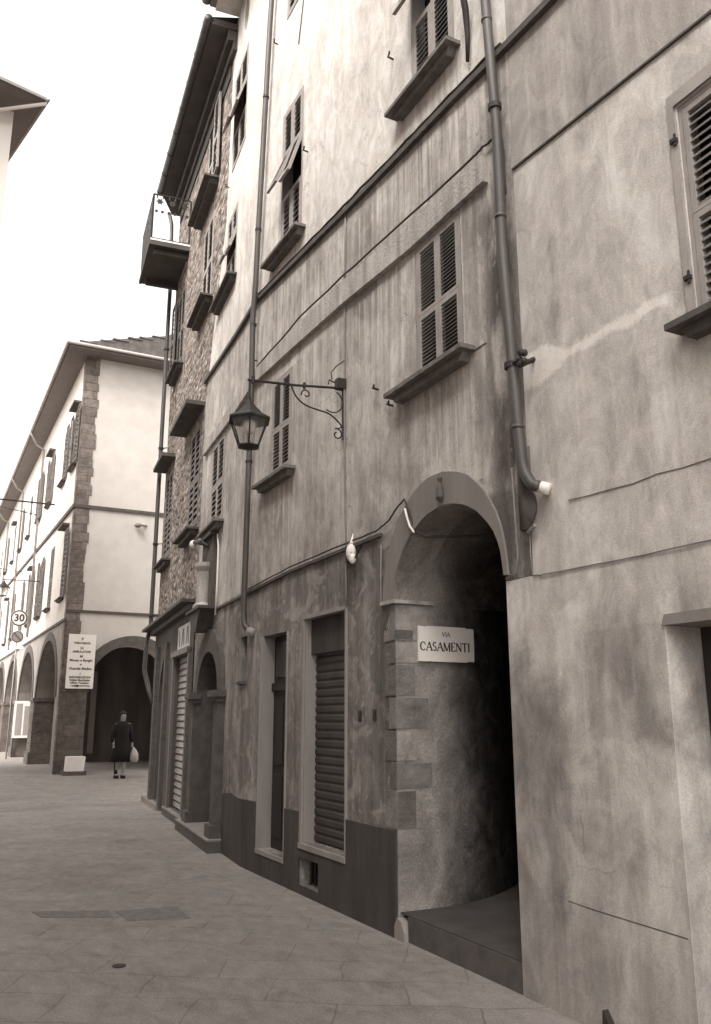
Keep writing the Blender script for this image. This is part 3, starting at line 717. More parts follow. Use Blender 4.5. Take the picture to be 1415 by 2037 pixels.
window(FB, th, *wB2, sill=(6.2, 7.45, 8.5), step=.1, sp=.19, sh=.11, o=-.01, mats=ds, open_leaf=(1,))
window(FB, th, *wB1, sill=(6.55, 7.8, 4.56), step=.1, sp=.18, sh=.11, o=-.01, mats=ds, hood=(6.6, 7.9, 6.62))
ev = MB(FB)
zs = lambda s: 12.68 + (s - 2) * .075
vs = []
oh = .45
for s in (2.0, 7.75):
    z = zs(s); vs += [FB(s, -.02, z), FB(s, oh, z), FB(s, oh, z + .12), FB(s, -.02, z + .12)]
ev.add(vs, [(0, 1, 2, 3), (4, 5, 6, 7), (0, 1, 5, 4), (1, 2, 6, 5), (2, 3, 7, 6), (3, 0, 4, 7)])
ev.strip([(2.02, zs(2.02)), (7.7, zs(7.7))], 0., .16, -.20, -.003); ev.strip([(2.02, zs(2.02)), (7.7, zs(7.7))], 0., .07, -.36, -.205); ev.strip([(2.4, zs(2.4)), (7.7, zs(7.7))], 0., .025, -.62, -.363)
z9 = zs(7.75)
ev.prism([(7.70, 0), (8.5, 0)], 0, 0) if False else ev.add([FB(7.7, .45, z9), FB(8.45, .12, z9 + .02), FB(8.45, -2, z9 + .02), FB(7.7, -2, z9), FB(7.7, .45, z9 + .12), FB(8.45, .12, z9 + .14), FB(8.45, -2, z9 + .14), FB(7.7, -2, z9 + .12)], [(0, 1, 2, 3), (4, 5, 6, 7), (0, 1, 5, 4), (1, 2, 6, 5), (2, 3, 7, 6), (3, 0, 4, 7)])
ev.build('eaves', P['soffit'], th)
rf = MB(FB); a, b = zs(2.0) + .125, zs(7.75) + .125
rf.quad(FB(2.0, oh, a), FB(7.75, oh, b), FB(7.75, -3.5, b + 1.2), FB(2.0, -3.5, a + 1.2))
rf.quad(FB(7.75, oh, b), FB(7.75, -3.5, b + 1.2), FB(7.75, -7, b)); rf.quad(FB(2.0, -3.5, a + 1.2), FB(7.75, -3.5, b + 1.2), FB(7.75, -7, b), FB(2.0, -7, a))
rf.build('roof', P['roof'], th)
gt = MB(); gt.tube([FB(1.98, oh + .05, zs(2) + .08), FB(7.72, oh + .05, zs(7.72) + .08)], .07, 8)
for i in range(8): gt.tube([FB(2.1 + i * .8, oh + .05, zs(2.1 + i * .8) + .08), FB(2.13 + i * .8, oh + .05, zs(2.1 + i * .8) + .08)], .08, 8)
gt.build('gutter', P['copper'], th, True)
# balcony
b0, b1, bz, bo = 6.15, 7.9, 11.0, .80
bal = MB(FB); bal.box(b0, b1, 0, bo, bz - .07, bz); bal.box(b0 + .0, b1, bo - .03, bo + .02, bz - .085, bz + .01); bal.box(b0 - .012, b0 + .03, 0, bo + .02, bz - .085, bz + .012)
bb = bal.build('balcony', P['soffit'], th)
for a in (b0 + .12, b1 - .3): k = MB(FB); k.box(a, a + .1, 0, bo - .1, bz - .20, bz - .105); k.build('bracket', P['soffit'], bb)
k = MB(FB); k.box(b0 - .016, b0 + .02, -.0, bo + .0, bz + .014, bz + .05); k.build('floor_edge', P['white'], bb)
rl = MB(FB)
def rail(a, b):                                            # a, b: (s, o) ends of one side
    A_, B_ = FB(*a, bz), FB(*b, bz); L = (B_ - A_).length; D = (B_ - A_).normalized(); U = Vector((0, 0, 1))
    rl.tube([A_ + U * 1.08, B_ + U * 1.08], .018, 6); rl.tube([A_ + U * .08, B_ + U * .08], .012, 6)
    n = max(2, round(L / .22))
    for i in range(n + 1):
        p = A_ + D * (L * i / n)
        if i in (0, n): rl.tube([p, p + U * 1.08], .018, 6)
    for i in range(n):
        c = A_ + D * (L * (i + .5) / n); N = D.cross(U)
        # cast rosette high in each bay, two small hearts lower down
        pts = []
        for j in range(12):
            rr = .085 if j % 2 == 0 else .045; an = math.pi * 2 * j / 12
            pts.append(c + U * .93 + D * (rr * math.cos(an)) + U * (rr * math.sin(an)))
        rl.add([p + N * .006 for p in pts] + [p - N * .006 for p in pts], [tuple(range(12)), tuple(range(12, 24))] + [(j, (j + 1) % 12, (j + 1) % 12 + 12, j + 12) for j in range(12)])
        for sx in (-.06, .06):
            pts = [c + D * sx + U * .70 + D * (.035 * math.cos(math.pi * 2 * j / 6)) + U * (.035 * math.sin(math.pi * 2 * j / 6)) for j in range(6)]
            rl.add([p + N * .006 for p in pts] + [p - N * .006 for p in pts], [tuple(range(6)), tuple(range(6, 12))] + [(j, (j + 1) % 6, (j + 1) % 6 + 6, j + 6) for j in range(6)])
            rl.tube([c + D * sx + U * 1.0, c + D * sx + U * 1.07], .014, 5)
        for sx in (-.11, 0): rl.tube([c + D * sx + U * .06, c + D * sx + U * .10], [.03, .008], 5)
rail((b0 + .02, .02), (b0 + .02, bo - .02)); rail((b0 + .02, bo - .02), (b1 - .02, bo - .02)); rail((b1 - .02, bo - .02), (b1 - .02, .02))
for i in range(12):
    p = FB(b0 + .02 + (b1 - b0) * (i + .5) / 12, bo - .02, bz); rl.tube([p, p + Vector((0, 0, 1.08))], .012, 5)
rl.build('railing', P['iron'], bb)

# ------------------------------------------------------------------ RIGHT HOUSE
rh = thing('pale_house', FM(-3, 0, 0), 'smooth pale plaster house with a louvred window and doorway at the picture\'s right edge', 'house')
RW, RD = (-2.6, -1.665, 3.60, 4.84), (-2.45, -1.275, -.1, 2.07)
w = MB(FM)
outR = [(-6, -.4), (.03, -.4), (.03, 2.457), (-.253, 2.457), (-.253, TOP + .1), (-6, TOP + .1)]
w.sheet(outR, [rect(*RW), rect(*RD)]); w.sleeve(rect(*RW), 0, -.17); w.sleeve(rect(*RD), 0, -.30)
w.quad(FM(.03, 0, -.4), FM(.03, -7, -.4), FM(.03, -7, 2.46), FM(.03, 0, 2.46))
w.quad(FM(-6, -8, -.4), FM(-.253, -8, -.4), FM(-.253, -8, TOP), FM(-6, -8, TOP)); w.quad(FM(-6, 0, -.4), FM(-6, -8, -.4), FM(-6, -8, TOP), FM(-6, 0, TOP))
w.quad(FM(-6, .4, TOP + .1), FM(-.253, .4, TOP + .1), FM(-.253, -8, TOP + 1.2), FM(-6, -8, TOP + 1.2))
w.build('wall', P['right'], rh)
k = MB(FM); k.strip([(-6, 4.93), (-1.88, 5.235), (-.255, 5.365)], -.01, .016, -.013, 0); k.strip([(-6, 6.0), (-.253, 6.405)], -.01, .045, -.055, 0.)
k.build('string_course', P['sill'], rh)
wn = window(FM, rh, *RW, sill=(-2.75, -1.56, 3.565), step=.048, o=-.03, sp=.13, sh=.095, leaves=2, mats=('shutter', 'slat'), depth=.16, st=.035)
k = MB(FM)                                                 # raised flat surround
k.sheet([(-1.615, 3.60), (-1.615, 4.93), (-2.75, 4.93), (-2.75, 3.60), (-2.61, 3.60), (-2.61, 4.85), (-1.66, 4.85), (-1.66, 3.60)], (), .014); k.sleeve([(-1.615, 3.60), (-1.615, 4.93), (-2.75, 4.93)], 0, .014, close=False)
k.build('window_surround', plain('surround_render', .33, .9, .2, 4, .3), rh)
k = MB(FM)
for z in (3.82, 4.64):
    k = MB(FM); k.box(-1.665, -1.625, .006, .030, z - .012, z + .012); k.tube([FM(-1.655, .02, z - .035), FM(-1.655, .02, z + .035)], .008, 6)
    k.build('shutter_hinge', P['iron'], wn)
k = MB(FM); k.box(-1.36, -1.279, -.02, .035, 0, 2.10); k.box(-2.5, -1.279, -.02, .035, 2.074, 2.14)
k.build('door_frame', P['frame'], rh) if False else None
k = MB(FM); k.sleeve([(-1.2745, -.1), (-1.2745, 2.066)], .001, -.30, close=False)
k.build('door_reveal', plain('lit_door_reveal', .74, .85, .14, 4, .3), rh)  # jamb paler than its wall, the light on it put into the colour
k = MB(FM); k.box(-2.45, -1.28, -.32, -.29, 0, 2.06); k.box(-1.37, -1.28, -.29, -.25, 0, 2.06); k.box(-1.8, -1.45, -.29, -.275, .2, 1.8); k.box(-2.3, -1.95, -.29, -.275, .2, 1.8)
k.build('door', P['door'], rh)
k = MB(FM); k.prism([(-1.262, 2.05), (-2.6, 2.05), (-2.6, 2.115), (-1.285, 2.105)], -.28, .012); k.build('lintel', P['archplaster'], rh)
k = MB(FM); k.sheet([(-.30, -.1), (-1.255, -.1), (-1.255, .575), (-.62, .585), (-.30, .60)], (), .007); k.sleeve([(-1.255, .575), (-.62, .585), (-.30, .60), (-.30, -.1)], 0, .007, close=False)
kq = MB(FM); kq.strip([(-1.255, .578), (-.62, .588), (-.42, .596)], 0, .0073, 0, .003); kq.build('dado_edge', P['step'], rh)
k.build('dado', P['right'], rh)

# ------------------------------------------------------------------ ARCADED HOUSE
LH, LT = 12.75, 34.0
lh = thing('arcaded_house', FL(5, -2, 0), 'pale arcaded house with stone corner and big slate eaves at the end of the street', 'house')
centres = [3.35 + 5.75 * i for i in range(5)]
arcs = [pointed(c - 2.35, c + 2.35, -.3, 2.15, 4.02) for c in centres]
rows_up = [(c, 9.35, 11.25) for c in (1.0, 3.2, 6.6, 9.6, 13.2, 16.6, 20.2, 24, 28)]
rows_lo = [(c, 5.15, 7.3) for c in (1.35, 4.3, 7.0, 10.0, 13.4, 16.8, 20.4, 24.2, 28.2)]
def lw(c, a, b): return (c - .42, c + .42, a, b)
lw_m = MB(FL)
lw_m.sheet([(0, -.4), (LT, -.4), (LT, 4.35), (0, 4.35)], arcs); 
lw_m.m = 1
for a in arcs: lw_m.sleeve(a, 0, -.85)  # arch undersides take a darker plaster, vault shade put into the tone
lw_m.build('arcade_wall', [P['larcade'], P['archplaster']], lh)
up = MB(FL)
up.sheet([(0, 4.35), (LT, 4.35), (LT, LH), (0, LH)], [rect(*lw(*r)) for r in rows_up + rows_lo])
for r in rows_up + rows_lo: up.sleeve(rect(*lw(*r)), 0, -.15)
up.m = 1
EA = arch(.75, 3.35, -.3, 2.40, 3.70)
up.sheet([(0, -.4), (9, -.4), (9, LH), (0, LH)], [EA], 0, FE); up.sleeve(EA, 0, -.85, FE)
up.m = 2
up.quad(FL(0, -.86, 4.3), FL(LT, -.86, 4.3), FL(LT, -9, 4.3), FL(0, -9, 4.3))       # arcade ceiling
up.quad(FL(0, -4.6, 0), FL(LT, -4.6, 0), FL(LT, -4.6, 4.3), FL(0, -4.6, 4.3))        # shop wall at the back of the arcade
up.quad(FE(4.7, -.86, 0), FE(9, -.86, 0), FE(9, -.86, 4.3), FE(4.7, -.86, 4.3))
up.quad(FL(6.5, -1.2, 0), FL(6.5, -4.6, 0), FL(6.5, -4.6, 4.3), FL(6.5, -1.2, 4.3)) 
up.m = 0
up.quad(FL(LT, 0, -.4), FL(LT, -9, -.4), FL(LT, -9, LH), FL(LT, 0, LH)); up.quad(FL(0, -9, -.4), FL(LT, -9, -.4), FL(LT, -9, LH), FL(0, -9, LH))
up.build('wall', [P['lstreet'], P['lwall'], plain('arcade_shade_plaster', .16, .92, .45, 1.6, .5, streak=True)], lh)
k = MB(FL)
for s0 in (1.5, 2.7, 3.9): k.box(s0, s0 + .07, -4.6, -4.52, 0, 2.9)
k2 = MB(FE)
k2.box(1.95, 2.15, -6.3, -6.2, .3, 3.2); k2.box(1.5, 1.56, -6.3, -6.25, 0, 3.0)
k2.build('shop_frame', P['sheetmetal'], lh)
# end arch ring and quoins
eo = arch(.48, 3.62, 2.40, 2.40, 3.98, 20)[1:-1]; ei = arch(.752, 3.348, 2.40, 2.40, 3.698, 20)[1:-1]
k = MB(FE)
for i in range(len(eo) - 1):
    A = [FE(eo[i][0], .03, eo[i][1]), FE(eo[i + 1][0], .03, eo[i + 1][1]), FE(ei[i + 1][0], .03, ei[i + 1][1]), FE(ei[i][0], .03, ei[i][1])]
    Bv = [FE(eo[i][0], -.01, eo[i][1]), FE(eo[i + 1][0], -.01, eo[i + 1][1]), FE(ei[i + 1][0], -.01, ei[i + 1][1]), FE(ei[i][0], -.01, ei[i][1])]
    k.add(A + Bv, [(0, 1, 2, 3), (0, 4, 5, 1), (2, 6, 7, 3)])
k.build('arch_ring', P['voussoir'], lh)
for c in centres[:4]:
    go = pointed(c - 2.62, c + 2.62, 2.15, 2.15, 4.28)[1:-1]; gi = pointed(c - 2.345, c + 2.345, 2.15, 2.15, 4.015)[1:-1]
    k = MB(FL)
    if len(go) == len(gi):
        for i in range(len(go) - 1):
            A = [FL(go[i][0], .03, go[i][1]), FL(go[i + 1][0], .03, go[i + 1][1]), FL(gi[i + 1][0], .03, gi[i + 1][1]), FL(gi[i][0], .03, gi[i][1])]
            Bv = [FL(go[i][0], -.01, go[i][1]), FL(go[i + 1][0], -.01, go[i + 1][1]), FL(gi[i + 1][0], -.01, gi[i + 1][1]), FL(gi[i][0], -.01, gi[i][1])]
            k.add(A + Bv, [(0, 1, 2, 3), (0, 4, 5, 1), (2, 6, 7, 3)])
        k.build('arch_ring', P['voussoir'], lh)
k = MB(FE); z = 0.; i = 0
while z < LH - .01:
    z2 = min(z + random.uniform(.24, .34), LH); a = .42 + random.uniform(-.05, .05) if z > 2.3 else .70
    k.box(0, a, .0, .018, z, z2 - .008); k.box(.0, .30 + random.uniform(-.05, .05), .0, .018, z, z2 - .008, FL); z = z2
k.build('corner_quoins', P['quoin'], lh)
k = MB(FE); k.box(.0, .745, .019, .05, 0, 2.30); k.box(-.05, .78, -.0, .09, 0, .35); k.box(-.03, .79, 0, .08, 2.30, 2.42); k.build('corner_pier', P['pier'], lh)
for c in centres:                                          # stone jambs of the far piers, with a moulding
    a = c + 2.35; k = MB(FL)
    k.box(a - .03, a + 1.08, -.87, .04, 0, 2.10); k.box(a - .07, a + 1.1, -.9, .08, 2.10, 2.22); k.box(a - .08, a + 1.1, -.92, .1, 0, .4)
    k.build('pier', P['pier'], lh)
k = MB(FE); k.box(-.03, 9, .0, .05, 7.80, 7.90); k.box(-.03, 9, .0, .04, 4.60, 4.68); k.strip([(-.02, 7.80), (LT, 8.5)], 0, .06, 0, .12, FL); k.strip([(-.02, 4.35), (LT, 4.4)], 0, .05, 0, .08, FL)
k.build('string_course', P['sill'], lh)
for i, r in enumerate(rows_up + rows_lo):
    s0, s1, a, b = lw(*r)
    if i in (0, 2, 3, 9 + 2, 9 + 3): window(FL, lh, s0, s1, a, b, sill=(s0 - .1, s1 + .1, a), step=.14, o=-.01, mats=('darkshutter', 'slat'), open_leaf=(-1, 1), sp=.15, st=.07, hood=(s0 - .1, s1 + .1, b + .1) if i % 2 == 0 else None)
    else: window(FL, lh, s0, s1, a, b, sill=(s0 - .1, s1 + .1, a), step=.14, o=-.01, mats=('darkshutter', 'slat'), open_leaf=(-1,) if i % 2 else None, sp=.15, st=.07, hood=(s0 - .1, s1 + .1, b + .1) if i % 3 == 0 else None)
ov = .62
k = MB(FE)
k.prism([(-ov, LH), (9.3, LH), (9.3, LH + .08), (-ov, LH + .08)], ov, -LT - .3)
k.build('soffit', P['soffitgrey'], lh)
k = MB(FE); k.prism([(-ov - .02, LH + .083), (9.4, LH + .083), (4.4, LH + 1.55)], ov + .02, -LT - .3)
for i in range(11):
    s = -ov + i * .42 + random.uniform(-.12, .12); z = LH + .11 + (s + ov) * .292
    k.box(s + random.uniform(-.08, .05), s + .42, ov - .25, ov + .05 + random.uniform(-.03, .03), z - .02 + random.uniform(-.02, .02), z + .015 + random.uniform(-.015, .02))
k.build('roof', P['roof'], lh)
k = MB(FE); k.tube([FE(-ov - .06, ov + .06, LH + .10), FE(9.3, ov + .06, LH + .10)], .055, 8); k.tube([FE(-ov - .06, ov + .06, LH + .10), FL(LT, ov + .06, LH + .10)], .06, 8)
k.build('gutter', P['greypipe'], lh, True)
for s in (8.9, 16.5, 24.0):
    k = MB(); k.tube([FL(s, ov + .06, LH + .06), FL(s, ov, LH - .05), FL(s + .2, .4, LH - .35), FL(s + .3, .1, LH - .5), FL(s + .3, .1, 4.6)], .05, 8)
    k.build('downpipe', P['greypipe'], lh, True)
k = MB(); p = FE(1.95, 0, 7.42); k.ball(FE(1.9, .14, 7.40), .10, 1.2, 1, .8); k.tube([FE(2.2, .0, 7.44), FE(1.9, .14, 7.42)], .03, 6)
k.build('wall_lamp', P['greycable'], lh)

# ------------------------------------------------------------------ FAR HOUSE, LEFT HOUSE, UNSEEN OPPOSITE HOUSE
fh = thing('far_house', (2.5, 62, 0), 'distant pale house at the far left end of the street, lower than its neighbour', 'house')
k = MB(); FF = Frame((5.05, 61.0), (1, 0), (0, -1)); FG = frame((5.05, 61.0), 1.5)
hs = [rect(1 + 3 * i, 2 + 3 * i, z0, z0 + 2.2) for i in range(8) for z0 in (5.5, 10.0)]
k.sheet([(0, -.4), (28, -.4), (28, 14.8), (0, 14.8)], hs, 0, FG); k.box(0, 9, -28, 0, -.4, 14.8, FF) if False else k.quad(FF(0, 0, -.4), FF(9, 0, -.4), FF(9, 0, 14.8), FF(0, 0, 14.8))
for h_ in hs: k.sleeve(h_, 0, -.15, FG)
k.build('wall', P['lstreet'], fh)
for i in range(8):
    for z0 in (5.5, 10.0):
        window(FG, fh, 1 + 3 * i, 2 + 3 * i, z0, z0 + 2.2, step=.25, mats=('darkshutter', 'slat'), o=-.01)
k = MB(); k.prism([(-.7, 14.8), (9.7, 14.8), (4.5, 16.6)], .7, -28, FF); k.build('roof', P['roof'], fh)

lf = thing('eaves_house', (.4, 16, 0), 'house cut by the left edge of the picture, only its projecting eaves corner showing', 'house')
EC = (.98, 16.0)
FQ = Frame(EC, (-1, 0), (0, -1)); FS = frame(EC, -11)       # near face, street face
zq = 13.35
k = MB(); k.quad(FQ(0, 0, -.4), FQ(8, 0, -.4), FQ(8, 0, zq), FQ(0, 0, zq)); k.quad(FS(0, 0, -.4), FS(14, 0, -.4), FS(14, 0, zq), FS(0, 0, zq))
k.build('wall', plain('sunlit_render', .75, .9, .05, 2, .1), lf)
k = MB()
dS = FS.d; rt = Vector((dS.y, -dS.x, 0))                    # to the right of the street face
def sp(a, b, z): return Vector((*EC, 0)) + dS * a + rt * b + Vector((0, 0, z))
A = [sp(-.25, .62, zq + .25), sp(14, .62, zq + .25), sp(14, -.1, zq), sp(-.25, -.1, zq), sp(-.25, -5, zq)]
k.quad(sp(-.7, .38, zq + .02), sp(14, .38, zq + .02), sp(14, -.2, zq + .02), sp(-.7, -.2, zq + .02)); k.quad(sp(-.7, -.2, zq + .02), sp(-.7, -5, zq + .02), sp(.1, -5, zq + .02), sp(.1, -.2, zq + .02))
k.build('soffit', P['soffitgrey'], lf)
k = MB(); k.quad(sp(-.72, .42, zq + .08), sp(14, .42, zq + .08), sp(14, -4, zq + .15), sp(-.72, -4, zq + .15)); k.quad(sp(-.72, .42, zq + .08), sp(-.72, -4, zq + .15), sp(-.72, -4, zq + .05), sp(-.72, .38, zq + .02))
k.build('roof', P['frame'], lf)
k = MB(); k.tube([sp(-.74, .42, zq + .04), sp(14, .42, zq + .04)], .035, 8); k.build('gutter', P['greypipe'], lf, True)
k = MB(); k.tube([sp(-.66, .42, zq - .0), sp(-.45, .1, zq - .10), sp(-.06, -.5, zq - .28)], .035, 8); k.build('downpipe', P['white'], lf, True)

oh_ = thing('opposite_shade_house', (-3.4, 0, 0), 'plain unseen house across the street, added to shade the lower walls', 'house')
FO = Frame((-3.2, -3.5), (0, 1), (1, 0))  # out of view, placed and sized to shade the street's lower walls
ohs = [rect(1.2 + 2.3 * i, 2.1 + 2.3 * i, z0, z0 + 1.6) for i in range(7) for z0 in (1.1, 4.6, 7.6, 10.8)]
k = MB(FO); k.sheet([(0, -.4), (17, -.4), (17, 14.0), (0, 14.0)], ohs)
for h_ in ohs: k.sleeve(h_, 0, -.2)
k.quad(FO(17, 0, -.4), FO(17, -8, -.4), FO(17, -8, 14.0), FO(17, 0, 14.0)); k.quad(FO(0, 0, -.4), FO(0, -8, -.4), FO(0, -8, 14.0), FO(0, 0, 14.0))
k.build('wall', P['nearhouse'], oh_)
for h_ in ohs:
    k = MB(FO); k.box(h_[0][0], h_[2][0], -.2, -.18, h_[0][1], h_[1][1]); k.build('window', P['glass'], oh_)
k = MB(FO); k.prism([(-.3, 14.01), (17.3, 14.01), (17.3, 14.2), (-.3, 14.2)], .5, -8.5); k.build('roof', P['roof'], oh_)

# ------------------------------------------------------------------ PIPES, CABLES, WALL THINGS
def bend(pts, r=.06, n=4):
    """rounds the corners of a polyline"""
    pts = [Vector(p) for p in pts]; out = [pts[0]]
    for a, b, c in zip(pts, pts[1:], pts[2:]):
        d1, d2 = (a - b), (c - b); rr = min(r, d1.length * .45, d2.length * .45)
        p, q_ = b + d1.normalized() * rr, b + d2.normalized() * rr
        for i in range(n + 1):
            t = i / n; out.append((p * (1 - t) + b * t) * (1 - t) + (b * (1 - t) + q_ * t) * t)
    return out + [pts[-1]]
# big downpipe between the houses
dp = thing('downpipe', FM(-.28, .08, 2.95), 'thick brown downpipe beside the alley arch, ending in a white spout', 'downpipe')
pp = bend([FM(-.10, .08, 7.6), FM(-.12, .08, 6.94), FM(-.19, .08, 5.7), FM(-.19, .08, 4.76), FM(-.27, .08, 3.43), FM(-.30, .08, 3.12), FM(-.385, .08, 3.0), FM(-.43, .05, 2.985)], .07)
MB().tube(pp, .037, 14).build('pipe', P['copper'], dp, True)
k = MB(); k.tube([FM(-.42, .05, 2.985), FM(-.475, .02, 2.96)], .039, 14); k.build('spout', P['white'], dp, True)
k = MB()
for z, s in ((6.7, -.13), (5.0, -.19), (3.42, -.27)): k.tube([FM(s, .08, z - .012), FM(s - .002, .08, z + .012)], .042, 14)
k.build('joint', P['copper'], dp, True)
cl = MB()
MB().tube([FM(-.18, .08, 5.88), FM(-.18, .08, 5.92)], .050, 12).build('clamp', P['iron'], dp)
cl.tube([FM(-.235, .08, 3.84), FM(-.235, .08, 3.88)], .050, 12)
cl.tube([FM(-.235, .10, 3.86), FM(-.36, .09, 3.86)], .012, 6); cl.tube([FM(-.36, .09, 3.82), FM(-.37, .0, 3.87)], .018, 6)
for i in range(5): cl.ball(FM(-.37 + .03 * math.cos(i * 1.3), .10, 3.86 + .045 * math.sin(i * 1.3)), .024)
cl.build('clamp', P['iron'], dp)
k = MB(); k.tube([FM(-.235, .012, 3.3), FM(-.235, .012, 2.75)], .05, 8); k.ball(FM(-.26, .02, 2.9), .075, .5, 1, 1.6); k.build('wet_stub', P['step'], dp, True)
# middle downpipe
dp2 = thing('downpipe', FM(4.86, .08, 2.5), 'long brown downpipe running down at the bend of the streaked facade, behind the lantern', 'downpipe')
pp = bend([FM(4.40, .08, TOP + .05), FM(4.47, .08, 12), FM(4.61, .08, 10.64), FM(4.83, .08, 7.57), FM(4.86, .08, 6.95), FM(4.90, .09, 6.5), FM(4.90, .08, 5.5), FM(4.93, .08, 2.8), FM(4.90, .08, 2.62), FM(4.82, .03, 2.55)], .06)
MB().tube(pp, .036, 12).build('pipe', P['copper'], dp2, True)
for z, s in ((9.6, 4.68), (7.7, 4.82), (6.4, 4.9), (4.6, 4.91)): MB().tube([FM(s, .08, z - .015), FM(s, .08, z + .015)], .043, 10).build('clamp', P['iron'], dp2)
k = MB(); k.tube([FM(4.83, .04, 2.555), FM(4.74, .02, 2.52)], .047, 10); k.build('spout', P['greypipe'], dp2, True)
# downpipe at the far corner of the stone house
dp3 = thing('downpipe', FB(8.0, .1, 1.6), 'thin dark downpipe on the far corner of the stone house', 'downpipe')
pp = bend([FB(8.3, .2, 13.05), FB(8.15, .15, 12.7), FB(8.0, .12, 11.3), FB(8.02, .12, 3.35), FB(8.02, .18, 3.1), FB(8.02, .20, 2.5), FB(7.95, .12, 2.2), FB(7.7, .04, 1.85)], .08)
MB().tube(pp, .045, 10).build('pipe', P['copper'], dp3, True)
for z in (9.5, 7.2, 5.1, 3.6): k = MB(); k.tube([FB(8.0, .12, z - .02), FB(8.0, .12, z + .02)], .06, 8); k.tube([FB(8.0, .12, z), FB(7.9, -.0, z)], .012, 5); k.build('clamp', P['iron'], dp3)

def cable(name, pts, r, mat, label, cat='cable', group=None):
    return tag(MB().tube(pts, r, 6).build(name, P[mat], None, True), label, cat, group)
def wavy(F, pts, o, amp=.006, n=6):
    out = []
    for (s0, z0), (s1, z1) in zip(pts, pts[1:]):
        for i in range(n): t = i / n; out.append(F(s0 + (s1 - s0) * t, o + random.uniform(-.003, .003), z0 + (z1 - z0) * t + random.uniform(-amp, amp)))
    out.append(F(pts[-1][0], o, pts[-1][1])); return out
cable('wall_cable', wavy(FM, [(-.22, 6.44), (.47, 6.505), (1.29, 6.555), (2.41, 6.64), (3.57, 6.735), (4.9, 6.84)], .03, .008), .013, 'cable', 'twisted dark cable running along the upper string course')
cable('wall_cable', wavy(FM, [(-.19, 5.2), (-.19, 5.55), (-.17, 5.70), (-.10, 5.72), (.02, 5.735), (.2, 5.74), (1.1, 5.78), (2.4, 5.86), (3.5, 5.90), (4.86, 5.83)], .03, .006), .010, 'cable', 'dark cable along the top of the pale plaster band')
cable('wall_cable', wavy(FM, [(4.9, 3.05), (3.7, 3.115), (2.3, 3.13), (1.75, 3.13), (1.55, 3.17), (1.38, 3.26), (1.28, 3.30)], .035, .004), .008, 'cable', 'dark cable following the lower string course up to the arch')
cable('wall_cable', [FM(1.28, .03, 3.30), FM(1.22, .03, 3.20), FM(1.15, .0, 3.0), FM(1.08, -.05, 2.96), FM(.9, -.25, 2.95), FM(.6, -.5, 2.93), FM(.3, -.8, 2.96), FM(.02, -1.0, 3.0)], .010, 'cable', 'black cable slung across the dark alley under its vault')
cable('white_cable', [FM(1.27, .032, 3.22), FM(1.235, .032, 3.13), FM(1.20, .032, 3.06), FM(1.14, .03, 3.0)], .010, 'white', 'short white cable end over the left shoulder of the alley arch')
cable('conduit', wavy(FM, [(2.41, 6.55), (2.42, 5.05), (2.41, 4.0), (2.38, 3.1), (2.36, 2.56)], .014, .0, 3), .0095, 'greycable', 'thin grey conduit running straight down past the lamp bracket', 'conduit')
cable('conduit', wavy(FM, [(-.245, 2.84), (-.25, 2.46), (-.35, 2.445), (-1.61, 2.43), (-2.9, 2.41)], .008, .004), .0042, 'greycable', 'thin cable turning a corner across the pale plaster right of the arch', 'cable')
cable('wall_cable', wavy(FM, [(-.62, 2.855), (-1.66, 2.83), (-3., 2.8)], .004, .008), .003, 'greycable', 'thin cable on the pale plaster level with the white spout')
cable('wall_cable', [FM(1.71, .012, 3.0), FM(1.72, .012, 2.7), FM(1.72, .012, 2.52), FM(1.67, .02, 2.49)], .007, 'greycable', 'short cable dropping beside the left foot of the alley arch')
cable('wall_cable', [FM(-.10, .012, 3.2), FM(-.12, .012, 2.6), FM(-.10, .014, 2.50), FM(.01, .014, 2.47)], .007, 'greycable', 'short cable looping under the right foot of the alley arch')
cable('wall_cable', [FM(3.2, .01, 12.9), FM(3.55, .012, 10.5), FM(3.75, .01, 9.7)], .006, 'cable', 'thin wire slanting down the bright upper plaster right of the tall downpipe')
cable('roof_stay', [FM(.05, .25, 7.6), FM(.16, .06, 7.05), FM(.19, .03, 6.85), FM(.20, .03, 6.62)], [.028, .03, .022, .015], 'iron', 'short dark iron stay slanting down beside the top window\'s sill', 'iron stay')
# junction box with loose white wrapping
jb = thing('junction_box', FM(2.22, 0, 3.0), 'small junction box wrapped in white plastic on the lower string course', 'junction box')
k = MB(); k.ball(FM(2.2, .05, 3.02), .055, .8, 1, 1.4, 9); k.ball(FM(2.17, .05, 2.96), .04, .8, 1, 1.2, 7); k.tube([FM(2.21, .04, 3.1), FM(2.22, .02, 3.2)], [.02, .004], 6); k.build('wrapping', P['white'], jb)
k = MB(FM); k.box(2.30, 2.36, 0, .03, 2.96, 3.10); k.tube([FM(2.16, .05, 2.93), FM(2.08, .02, 3.04), FM(2.05, .02, 3.06)], .008, 5); k.build('box', P['iron'], jb)

